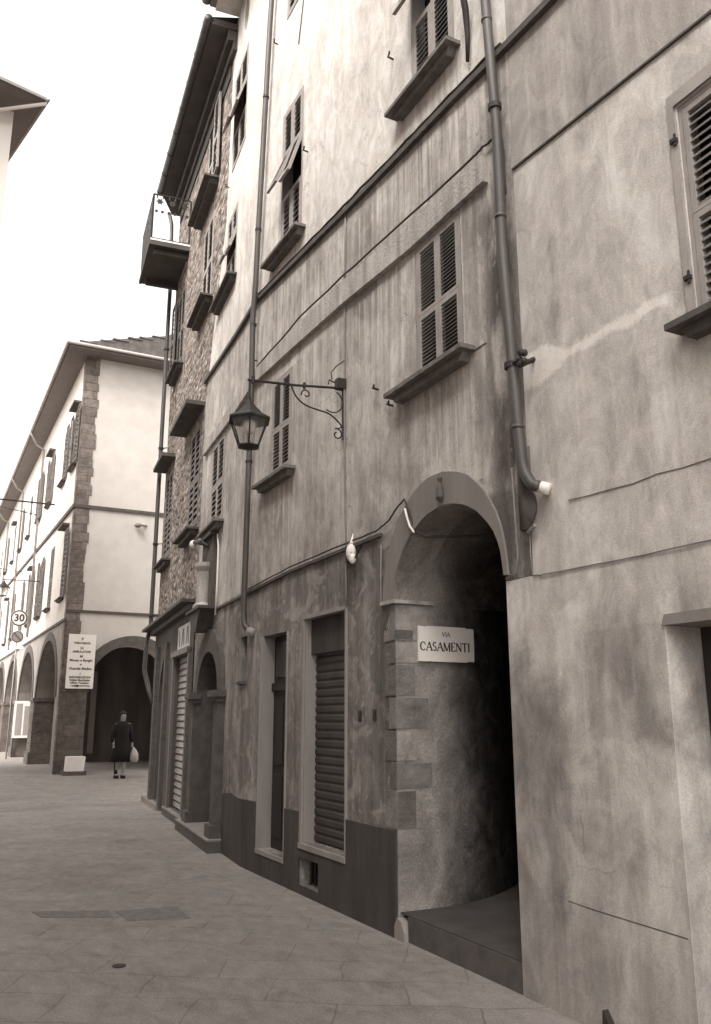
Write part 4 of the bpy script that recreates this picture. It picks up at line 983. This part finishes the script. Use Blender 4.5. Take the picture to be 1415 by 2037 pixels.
# lamp bracket and lantern
def scroll(c, r0, r1, a0, a1, plane, n=26):
    ex, ez = plane
    return [c + ex * ((r0 + (r1 - r0) * i / n) * math.cos(a0 + (a1 - a0) * i / n)) + ez * ((r0 + (r1 - r0) * i / n) * math.sin(a0 + (a1 - a0) * i / n)) for i in range(n + 1)]
def lantern(par, top, sc=1.0):
    """top: point the lantern hangs from"""
    t = Vector(top); U = Vector((0, 0, 1))
    n = 6; zt, zb = -.22 * sc, -.47 * sc; R1, R0 = .185 * sc, .095 * sc
    ring = lambda r, z: [t + Vector((r * math.cos(2 * math.pi * j / n + .2), r * math.sin(2 * math.pi * j / n + .2), z)) for j in range(n)]
    k = MB(); a, b = ring(R1, zt), ring(R0, zb)
    for j in range(n): k.tube([a[j], b[j]], .008 * sc, 5); k.tube([a[j], a[(j + 1) % n]], .009 * sc, 5); k.tube([b[j], b[(j + 1) % n]], .012 * sc, 5)
    k.lathe(t, [(.004, zb - .03 * sc), (R0 * 1.0, zb - .012 * sc), (R0 * .98, zb + .004)], 6, .2) if sc else None
    L = k.build('lantern', P['iron'], par)
    k = MB(); k.lathe(t, [(R1 * 1.12, zt - .01 * sc), (R1 * 1.12, zt + .006 * sc), (R1 * .66, zt + .06 * sc), (R1 * .32, zt + .13 * sc), (R1 * .18, zt + .17 * sc), (.012 * sc, zt + .2 * sc), (.012 * sc, 0)], 6, .2); k.build('cap', P['iron'], L)
    k = MB(); a, b = ring(R1 * .96, zt), ring(R0 * .96, zb)
    for j in range(n): k.quad(a[j], a[(j + 1) % n], b[(j + 1) % n], b[j])
    k.build('glass', P['lampglass'], L)
    k = MB(); k.ball(t + U * (zt - .055 * sc), .058 * sc, 1, 1, 1.25); k.tube([t + U * zt, t + U * (zt - .03 * sc)], .02 * sc, 8); k.build('bulb', P['bulb'], L, True)
LS = 2.45
lb = thing('street_lantern', FM(LS, 0, 4.1), 'hexagonal glass lantern hanging from a long scrolled iron wall bracket', 'street lamp')
U = Vector((0, 0, 1)); NM = FM.n
k = MB(); k.tube([FM(LS, .0, 4.68), FM(LS, .5, 4.62), FM(LS, .98, 4.585)], .013, 8); k.tube([FM(LS, .96, 4.585), FM(LS, .96, 4.40)], .009, 6)
k.tube([FM(LS, .93, 4.56), FM(LS, .93, 4.63)], .016, 6); k.tube([FM(LS, .42, 4.60), FM(LS, .42, 4.66)], .014, 6)
k.build('arm', P['iron'], lb)
k = MB(FM); k.box(LS - .02, LS + .02, .0, .016, 4.16, 4.72); k.box(LS - .05, LS + .03, .0, .09, 4.66, 4.76)
k.build('wall_plate', P['iron'], lb)
k = MB()
base = FM(LS, 0, 0)
def bp(o, z): return FM(LS, o, z)
cur = [bp(.02, 4.28), bp(.06, 4.33), bp(.16, 4.40), bp(.30, 4.415), bp(.42, 4.44), bp(.50, 4.50), bp(.545, 4.585), bp(.55, 4.61)]
k.tube(bend(cur, .05), .008, 6)
k.tube(scroll(bp(.075, 4.20), .06, .018, 1.2, 7.6, (NM, U)), .007, 6)
k.tube([bp(.02, 4.28), bp(.07, 4.26)], .007, 5)
k.tube(scroll(bp(.13, 4.52), .115, .105, 2.0, 5.3, (NM, U)), .0065, 6)
k.tube(scroll(bp(.40, 4.55), .05, .016, -.4, 5.6, (NM, U)), .007, 6)
k.tube([bp(.10, 4.72), bp(.16, 4.74), bp(.17, 4.69)], .008, 5)
k.build('scroll', P['iron'], lb)
lantern(lb, bp(.955, 4.42))
cable('lamp_wire', [FM(LS - .04, .02, 4.95), FM(LS, .08, 4.9), FM(LS + .03, .13, 4.83), FM(LS + .02, .12, 4.76)], .006, 'cable', 'short looping wire feeding the lantern bracket from the conduit', 'wire')

# far lantern bracket on the arcaded house
fl = thing('street_lantern', FL(7.0, 0, 6), 'far small lantern on a bracket of the arcaded house, above the 30 sign', 'street lamp')
MB().tube([FL(6.8, 0, 6.45), FL(6.8, 1.35, 6.45)], .018, 6).build('arm', P['iron'], fl)
MB(FL).box(6.74, 6.86, 0, .06, 6.25, 6.75).build('wall_plate', P['iron'], fl)
lantern(fl, FL(6.8, 1.30, 6.43), 1.25)

cable('span_wire', [Vector((-6, 31, 9.15)), Vector((0, 31, 8.95)), FL(5, 0, 9.0)], .03, 'iron', 'taut dark wire spanning the street at the arcaded house', 'wire')
cable('span_wire', [Vector((-6, 36, 9.6)), FL(9.5, 2.2, 9.85), FL(9.5, 0, 9.55)], .018, 'cable', 'thin slack wire over the street behind the taut one', 'wire')
cable('span_wire', [Vector((-6, 38, 7.6)), FL(12, 2, 7.75), FL(12, 0, 7.55)], .014, 'cable', 'faint thin wire over the street level with the far windows', 'wire')

# hooks that hold the shutters back
hk = None
for i, (F, s, z, lab) in enumerate([(FM, 1.42, 7.62, 'iron hook in bright plaster left of the top window with the big ledge'), (FM, 3.42, 7.95, 'iron hook right of the tilted tall shutters'), (FM, 4.48, 10.3, 'iron hook beside the tall downpipe near the top edge'), (FB, 2.20, 9.85, 'iron hook beside the uppermost tilted shutters'), (FM, 5.3 - .35, 5.95, 'iron hook just under the cable line at the bend'), (FM, 1.76, 4.42, 'iron hook left of the first floor ledge above the arch'), (FM, 1.50, 4.18, 'scrolled iron stay at the left tip of the ledge above the arch')]):
    tag(MB().tube([F(s, 0, z), F(s, .06, z + .005), F(s - .05, .075, z - .01), F(s - .055, .075, z + .015)], .010, 6).build('shutter_hook', P['iron']), lab, 'hook', 'iron hooks on the facade')
for s, z, lab in ((2.12, 1.60, 'left one of two small dark sockets in the wall beside the quoins'), (1.86, 1.61, 'right one of two small dark sockets in the wall beside the quoins')):
    k = MB(FM); k.box(s - .03, s + .03, .0, .006, z - .045, z + .045); k.box(s - .018, s + .018, .006, .012, z - .02, z + .03)
    tag(k.build('wall_socket', P['iron']), lab, 'wall socket', 'wall sockets')
k = MB(FM); k.lathe(FM(.745, .035, 3.16), [(.012, 0), (.035, .03), (.03, .10), (.012, .15), (.02, .18)], 8); k.tube([FM(.745, .0, 3.2), FM(.745, .04, 3.28)], .01, 6)
tag(k.build('arch_ornament', P['step']), 'small dark rusty fitting on the crown of the alley arch ring', 'fitting')
k = MB(FM); k.prism([(-.68, 0), (-.75, 0), (-.74, .06), (-.69, .13)], 0.01, .05)
tag(k.build('iron_stub', P['iron']), 'small black iron stub at the foot of the pale wall', 'iron stub')
k = MB(); k.tube([FM(-.26, .03, 2.73), FM(-.33, .03, 2.76)], .014, 6); tag(k.build('pipe_stub', P['greycable']), 'short pipe stub on the pale wall below the white spout', 'pipe stub')

# marble street name plate on the alley wall
def letters(mb, text, x0, z0, h, widths, put):
    """serifed capitals: thin and thick strokes; put(x, z) gives the point on the plate"""
    tk, tn = h * .20, h * .10
    def st(x1, z1, x2, z2, w):
        d_ = Vector((x2 - x1, z2 - z1)); nrm = Vector((-d_.y, d_.x)).normalized() * w / 2
        q = [(x1 - nrm.x, z1 - nrm.y), (x1 + nrm.x, z1 + nrm.y), (x2 + nrm.x, z2 + nrm.y), (x2 - nrm.x, z2 - nrm.y)]
        mb.add([put(x0 + a, z0 + b, 0) for a, b in q] + [put(x0 + a, z0 + b, 1) for a, b in q], [(0, 1, 2, 3), (4, 5, 6, 7), (0, 1, 5, 4), (1, 2, 6, 5), (2, 3, 7, 6), (3, 0, 4, 7)])
    def arc(cx, cz, rx, rz, a0, a1, w0, w1, n=9):
        for i in range(n):
            p, q = a0 + (a1 - a0) * i / n, a0 + (a1 - a0) * (i + 1) / n
            w = w0 + (w1 - w0) * abs(math.cos((p + q) / 2))
            st(cx + rx * math.cos(p), cz + rz * math.sin(p), cx + rx * math.cos(q), cz + rz * math.sin(q), w)
    for ch in text:
        w = widths[ch] * h; sf = tn
        if ch == 'A': st(.0, 0, w / 2, h, tn); st(w / 2, h, w, 0, tk); st(w * .2, h * .36, w * .8, h * .36, tn); st(-w * .1, 0, w * .18, 0, sf); st(w * .8, 0, w * 1.12, 0, sf)
        elif ch == 'V': st(0, h, w / 2, 0, tk); st(w / 2, 0, w, h, tn); st(-w * .1, h, w * .2, h, sf); st(w * .8, h, w * 1.1, h, sf)
        elif ch == 'M': st(w * .08, 0, w * .08, h, tn); st(w * .08, h, w / 2, 0, tk); st(w / 2, 0, w * .9, h, tn); st(w * .9, h, w * .9, 0, tk); st(-.02 * h, 0, w * .2, 0, sf); st(w * .78, 0, w * 1.05, 0, sf)
        elif ch == 'E': st(w * .18, 0, w * .18, h, tk); st(w * .18, h, w * .9, h, tn); st(w * .18, h * .52, w * .72, h * .52, tn); st(w * .18, 0, w * .95, 0, tn); st(w * .9, h, w * .9, h * .82, sf); st(w * .95, 0, w * .95, h * .2, sf)
        elif ch == 'N': st(w * .08, 0, w * .08, h, tn); st(w * .08, h, w * .88, 0, tk); st(w * .88, 0, w * .88, h, tn); st(-.02 * h, 0, w * .2, 0, sf); st(w * .76, h, w, h, sf)
        elif ch == 'T': st(w / 2, 0, w / 2, h, tk); st(0, h, w, h, tn); st(0, h, 0, h * .8, sf); st(w, h, w, h * .8, sf); st(w * .3, 0, w * .7, 0, sf)
        elif ch == 'I': st(w / 2, 0, w / 2, h, tk); st(w * .1, 0, w * .9, 0, sf); st(w * .1, h, w * .9, h, sf)
        elif ch == 'C': arc(w * .55, h / 2, w * .48, h * .48, R(45), R(315), tn, tk, 12); st(w * .9, h * .84, w * .9, h * .66, sf)
        elif ch == 'S': arc(w / 2, h * .74, w * .36, h * .25, R(30), R(270), tn, tk * .9, 8); arc(w / 2, h * .25, w * .38, h * .25, R(90), R(-150), tn, tk * .9, 8)
        x0 += w + h * .12
NP = thing('street_name_plate', FM(1.49, -.35, 2.0), 'white marble street name plate inside the left side of the alley arch', 'name plate')
PX0, PX1, PZ0, PZ1 = .20, .735, 2.03, 2.315
def plate(o, z, lift): return FM(1.50 - .001 - lift, -o, z)
k = MB()
out = [(PX0, PZ0), (PX0 + .1, PZ0), (PX0 + .11, PZ0 + .008), (PX0 + .12, PZ0), (PX1 - .07, PZ0), (PX1 - .05, PZ0 + .008), (PX1, PZ0 + .006), (PX1 + .003, PZ0 + .15), (PX1, PZ1 - .008), (PX1 - .05, PZ1 - .006), (PX1 - .06, PZ1 - .014), (PX1 - .08, PZ1), (PX0 + .09, PZ1 + .002), (PX0 + .075, PZ1 - .006), (PX0, PZ1)]
kk = len(out); t = tessellate_polygon([[Vector((a, b, 0)) for a, b in out]])
k.add([plate(a, b, .004) for a, b in out] + [plate(a, b, .024) for a, b in out], [tuple(x) for x in t] + [tuple(i + kk for i in x) for x in t] + [(i, (i + 1) % kk, (i + 1) % kk + kk, i + kk) for i in range(kk)])
k.build('marble_slab', P['marble'], NP)
Wd = dict(C=.80, A=.80, S=.58, M=1.0, E=.68, N=.82, T=.72, I=.3, V=.8)
k = MB(); letters(k, 'CASAMENTI', PX0 + .012, PZ0 + .088, .068, {a: b * .94 for a, b in Wd.items()}, lambda x, z, l: plate(x, z, .0245 + .0012 * l))
letters(k, 'VIA', PX0 + .225, PZ0 + .205, .034, Wd, lambda x, z, l: plate(x, z, .0245 + .0012 * l))
k.build('lettering', P['letter'], NP)

# shrine-like stone bracket high on the wall beside the stone house
ws = thing('wall_shrine', FB(2.4, 0, 2.85), 'narrow weathered wall shrine with half column on a dark corbel over the pointed door', 'shrine')
k = MB(FB); k.box(2.05, 2.85, 0, .06, 3.08, 4.16); k.build('back_panel', P['voussoir'], ws)
k = MB(); k.lathe(FB(2.42, .09, 3.08), [(.16, 0), (.16, .06), (.12, .10), (.115, .55), (.15, .62), (.15, .68)], 14); k.build('half_column', P['band'], ws, False)
k = MB(FB); k.prism([(1.95, 3.06), (2.9, 3.06), (2.78, 2.98), (2.62, 2.8), (2.3, 2.74), (2.12, 2.95)], 0, .22); k.box(1.9, 2.95, 0, .26, 3.05, 3.09); k.build('corbel', P['sill'], ws)
k = MB(FB); k.box(2.0, 2.9, 0, .12, 4.12, 4.17); k.build('cornice', P['sill'], ws)
cable('white_cable', [FB(1.92, .03, 4.1), FB(1.82, .03, 3.9), FB(1.82, .03, 3.3), FB(1.86, .03, 2.95)], .014, 'white', 'pale cable hanging down beside the wall shrine')
wl = thing('wall_lamp', FB(2.9, 0, 4.1), 'small wall lamp with white globe above the shrine, under the window ledge', 'wall lamp')
MB().tube([FB(2.3, .0, 3.95), FB(2.45, .16, 4.08), FB(2.8, .2, 4.14)], .03, 6).build('arm', P['iron'], wl, True)
MB().ball(FB(2.86, .2, 4.12), .065).build('globe', P['bulb'], wl, True)

# ------------------------------------------------------------------ SIGNS AND STREET THINGS
def text_mesh(txt, size, fn, name, mat, par, extr=.002, bold=0.):
    cu = bpy.data.curves.new('t', 'FONT'); cu.body = txt; cu.size = size; cu.align_x = 'CENTER'; cu.align_y = 'CENTER'; cu.extrude = extr; cu.offset = bold; cu.resolution_u = 3
    o = bpy.data.objects.new('t', cu); COL.objects.link(o); bpy.context.view_layer.update()
    me = o.to_mesh(); vs = [v.co.copy() for v in me.vertices]; fs = [tuple(p.vertices) for p in me.polygons]
    o.to_mesh_clear(); bpy.data.objects.remove(o)
    m = MB(); m.add([fn(v.x, v.y, v.z) for v in vs], fs); return m.build(name, mat, par)
# directory board on the corner pier
db = thing('directory_board', FE(.45, .1, 2.36), 'tall white directory board with black arrow on the arcaded house corner', 'sign')
bx0, bx1, bz0, bz1 = .10, .88, 2.38, 3.95
k = MB(FE); k.box(bx0, bx1, .12, .15, bz0, bz1); k.build('panel', P['white'], db)
for z in (2.7, 3.6): MB(FE).box(.3, .36, .05, .12, z, z + .05).build('bracket', P['iron'], db)
fnb = lambda cx, cz: (lambda x, y, z: FE(cx + x, .152 + z, cz + y))
cxb = (bx0 + bx1) / 2
for tx, zz, sz in (('P', 3.80, .12), ('PARCHEGGI', 3.69, .085), ('H', 3.54, .12), ('AMBULATORI', 3.44, .085), ('M', 3.30, .10), ('Museo e Borghi', 3.19, .10), ('+', 3.06, .12), ('Guardia Medica', 2.95, .10), ('i', 2.80, .12), ('INFORMAZIONI', 2.70, .085), ('Polizia Municipale', 2.62, .08), ('Ufficio Turistico', 2.54, .08)):
    text_mesh(tx, sz, fnb(cxb, zz), 'lettering', P['letter'], db, bold=.003)
k = MB(FE); k.prism([(cxb - .28, 2.455), (cxb - .02, 2.49), (cxb - .02, 2.47), (cxb + .30, 2.47), (cxb + .30, 2.445), (cxb - .02, 2.445), (cxb - .02, 2.42)], .152, .156); k.build('arrow', P['letter'], db)

# pole with speed limit and no parking signs
SX, SY = 4.42, 36.0
sp_ = thing('sign_pole', (SX, SY, 0), 'thin grey pole with round 30 sign above a round no parking sign', 'road sign')
MB().tube([(SX, SY, 0), (SX, SY, 5.75)], .03, 8).build('pole', P['greypipe'], sp_, True)
def disc(cz, r, layers, name):
    ob = None
    for i, (rr, mat) in enumerate(layers):
        m = MB(); n = 32; y = SY - .05 - .004 * i
        m.add([(SX + rr * r * math.cos(2 * math.pi * j / n), y, cz + rr * r * math.sin(2 * math.pi * j / n)) for j in range(n)] + [(SX + rr * r * math.cos(2 * math.pi * j / n), y + .003, cz + rr * r * math.sin(2 * math.pi * j / n)) for j in range(n)],
            [tuple(range(n)), tuple(range(n, 2 * n))] + [(j, (j + 1) % n, (j + 1) % n + n, j + n) for j in range(n)])
        o = m.build(name if i == 0 else ('rim' if i == 1 else 'face'), P[mat], sp_ if i == 0 else ob)
        if i == 0: ob = o
    return ob
s30 = disc(5.40, .33, [(1., 'white'), (.97, 'signred'), (.78, 'white')], 'speed_sign')
text_mesh('30', .40, lambda x, y, z: Vector((SX + x, SY - .064 - z, 5.40 + y)), 'lettering', P['letter'], s30, bold=.012)
nps = disc(4.66, .24, [(1., 'white'), (.96, 'signred'), (.78, 'nosign')], 'no_parking_sign')
k = MB(); a = .17; w_ = .025
k.add([(SX - a - w_ / 2, SY - .066, 4.66 + a - w_ / 2), (SX - a + w_, SY - .066, 4.66 + a + w_), (SX + a + w_ / 2, SY - .066, 4.66 - a + w_ / 2), (SX + a - w_, SY - .066, 4.66 - a - w_)], [(0, 1, 2, 3)]); k.build('bar', P['signred'], nps)
k = MB(); k.box(SX - .26, SX + .26, -SY + .04, -SY + .05, 4.18, 4.30); k.build('sub_plate', P['white'], sp_)
# notice board on the second pier
nb = thing('notice_board', FL(11.4, -.3, .6), 'white framed notice board standing against the second arcade pier', 'notice board')
FN = Frame((FL(11.3, 0, 0).x, FL(11.3, 0, 0).y), (FE.d.x, FE.d.y), (FE.n.x, FE.n.y))
k = MB(FN); k.box(-.12, .58, 0, .06, .75, 2.2); k.build('panel', P['white'], nb)
k = MB(FN); k.box(-.05, .19, .061, .07, .85, 2.1); k.box(.26, .51, .061, .07, .85, 2.0); k.build('poster', P['sheetmetal'], nb)
k = MB(FN); k.box(-.10, -.05, 0, .05, 0, .75); k.box(.5, .55, 0, .05, 0, .75); k.build('leg', P['iron'], nb)
# pale box on a dark plinth in front of the corner pier
pb_ = thing('stone_planter', (4.86, 25.35, 0), 'low white box on a dark slab at the foot of the corner pier', 'planter')
k = MB(); k.box(4.60, 5.22, -25.65, -25.1, 0, .11); k.build('plinth', P['step'], pb_)
k = MB(); k.add([(4.68, 25.15, .11), (5.15, 25.15, .11), (5.15, 25.55, .11), (4.68, 25.55, .11), (4.70, 25.12, .50), (5.17, 25.12, .50), (5.17, 25.58, .50), (4.70, 25.58, .50)], [(0, 1, 2, 3), (4, 5, 6, 7), (0, 1, 5, 4), (1, 2, 6, 5), (2, 3, 7, 6), (3, 0, 4, 7)]); k.build('box', P['white'], pb_)

# paving repairs and covers
patch('paving_patch', PATCH1, .0035, P['patch'], 'dark rectangular repair patch in the paving, with a worn edge', 'paving patch')
patch('paving_patch', PATCH2, .0035, P['patch'], 'smaller narrow dark repair strip left of the rectangular patch', 'paving patch')
k = MB(); k.lathe((DRAIN[0], DRAIN[1], 0), [(.045, .001), (.045, .006), (.036, .008)], 16)
tag(k.build('drain_cover', P['iron']), 'small round dark drain cover in the paving near the left', 'drain cover')

# ------------------------------------------------------------------ PERSON
PXY = Vector((5.75, 23.5, 0))
pe = thing('person', PXY, 'person in a long dark coat standing before the end arch', 'person')
def skinned(name, joints, edges, mat, par, sub=2, root=0):
    me = bpy.data.meshes.new(name); me.from_pydata([tuple(Vector(j[:3])) for j in joints], edges, []); me.materials.append(mat)
    o = bpy.data.objects.new(name, me); COL.objects.link(o); o.parent = par; ORG[o.name] = PXY
    sk = o.modifiers.new('skin', 'SKIN'); sd = o.modifiers.new('sub', 'SUBSURF'); sd.levels = sd.render_levels = sub
    for i, j in enumerate(joints):
        r = j[3] if isinstance(j[3], tuple) else (j[3], j[3]); me.skin_vertices[0].data[i].radius = r; me.skin_vertices[0].data[i].use_root = (i == root)
    return o
J = [(0, 0, .92, (.15, .11)), (0, 0, 1.15, (.13, .10)), (0, 0, 1.36, (.17, .10)), (0, 0, 1.46, .055), (0, -.01, 1.53, (.07, .08)), (0, -.01, 1.60, (.078, .095)), (0, -.01, 1.68, (.06, .075)),
     (-.18, 0, 1.38, .05), (-.24, .02, 1.12, .042), (-.23, -.06, .90, .034), (-.23, -.08, .84, .03),
     (.18, 0, 1.38, .05), (.25, .02, 1.12, .042), (.27, -.04, .90, .034), (.27, -.05, .83, .03),
     (-.09, 0, .86, .09), (-.10, -.02, .50, .062), (-.11, .0, .09, .042), (-.11, -.13, .04, .036),
     (.09, 0, .86, .09), (.08, -.08, .50, .062), (.06, -.04, .09, .042), (.06, -.18, .04, .036)]
Ed = [(0, 1), (1, 2), (2, 3), (3, 4), (4, 5), (5, 6), (2, 7), (7, 8), (8, 9), (9, 10), (2, 11), (11, 12), (12, 13), (13, 14), (0, 15), (15, 16), (16, 17), (17, 18), (0, 19), (19, 20), (20, 21), (21, 22)]
skinned('body', J, Ed, P['skin'], pe)
k = MB(); prof = [(.26, .42), (.245, .7), (.20, 1.0), (.19, 1.15), (.215, 1.34), (.15, 1.44), (.075, 1.48)]
k.lathe(PXY, prof, 18)
for v in k.v: v.y = PXY.y + (v.y - PXY.y) * .68
for sx in (-1, 1): k.tube([PXY + Vector((sx * .17, 0, 1.40)), PXY + Vector((sx * .25, .02, 1.12)), PXY + Vector((sx * .26, -.05, .92))], [.07, .06, .05], 10)
k.build('coat', P['coat'], pe, True)
k = MB(); k.ball(PXY + Vector((0, .02, 1.64)), .098, .95, 1, 1.05); k.ball(PXY + Vector((0, .06, 1.58)), .085, .95, .8, 1.1); k.build('hair', P['hair'], pe, True)
k = MB(); k.tube([PXY + Vector((-.11, .0, .42)), PXY + Vector((-.11, .0, .10))], [.055, .048], 10); k.box(PXY.x - .155, PXY.x - .065, -PXY.y - .03, -PXY.y + .17, .0, .08)
k.box(PXY.x + .015, PXY.x + .105, -PXY.y + .0, -PXY.y + .21, .0, .08); k.build('boots', P['coat'], pe)
k = MB()
for i in range(5):
    for sx in (-.23, .27): k.tube([PXY + Vector((sx - .02 + i * .01, -.07, .84)), PXY + Vector((sx - .02 + i * .011, -.085, .79)), PXY + Vector((sx - .018 + i * .01, -.06, .765 + abs(i - 2) * .005))], .0075, 5)
k.build('fingers', P['skin'], pe)
bgp = PXY + Vector((.34, -.05, 0))
k = MB(); k.tube([bgp + Vector((0, 0, .40)), bgp + Vector((.0, 0, .46)), bgp + Vector((0, 0, .62)), bgp + Vector((-.02, 0, .74)), bgp + Vector((-.05, 0, .80))], [.07, .12, .11, .05, .012], 10)
tag(k.build('shopping_bag', P['bag'], None, True), 'pale full bag hanging from the hand of the person in the dark coat', 'bag')

# ------------------------------------------------------------------ CAMERA, LIGHT
cam = bpy.data.cameras.new('camera'); co = bpy.data.objects.new('camera', cam); COL.objects.link(co)
co.location = (0, 0, 1.6); co.rotation_euler = (R(90 + 13.62), 0, R(-28.74))
cam.sensor_fit = 'VERTICAL'; cam.sensor_height = 36; cam.sensor_width = 36; cam.lens = 36 * 1676 / 2037; cam.clip_end = 600; cam.clip_start = .05
S.camera = co
w = bpy.data.worlds.new('World'); S.world = w; w.use_nodes = True
nt = w.node_tree; bg = nt.nodes['Background']
sky = nt.nodes.new('ShaderNodeTexSky'); sky.sky_type = 'NISHITA'; sky.sun_disc = False
EL, AZ = 48, -120            # azimuth from +Y, clockwise
sky.sun_elevation = R(EL); sky.sun_rotation = R(AZ); sky.air_density = 1.; sky.dust_density = 3.
bw = nt.nodes.new('ShaderNodeRGBToBW'); nt.links.new(sky.outputs[0], bw.inputs[0])
mx = nt.nodes.new('ShaderNodeMix'); mx.data_type = 'RGBA'; mx.blend_type = 'MULTIPLY'; mx.inputs['Factor'].default_value = 1
veil = nt.nodes.new('ShaderNodeMath'); veil.operation = 'MAXIMUM'; veil.inputs[1].default_value = 2.3   # cloud veil
nt.links.new(bw.outputs[0], veil.inputs[0]); nt.links.new(veil.outputs[0], mx.inputs[6]); mx.inputs[7].default_value = (1., .985, .96, 1)
nt.links.new(mx.outputs[2], bg.inputs[0]); bg.inputs[1].default_value = .15
sl = bpy.data.lights.new('sun', 'SUN'); so = bpy.data.objects.new('sun', sl); COL.objects.link(so)
sl.energy = 1.0; sl.angle = R(36); sl.color = (1, .97, .93)
dv = Vector((math.sin(R(AZ)) * math.cos(R(EL)), math.cos(R(AZ)) * math.cos(R(EL)), math.sin(R(EL))))
so.rotation_euler = dv.to_track_quat('Z', 'Y').to_euler()
S.view_settings.view_transform = 'Standard'; S.view_settings.look = 'None'; S.view_settings.exposure = 2.12; S.view_settings.gamma = 1
S.view_settings.use_curve_mapping = False
S.cycles.max_bounces = 8
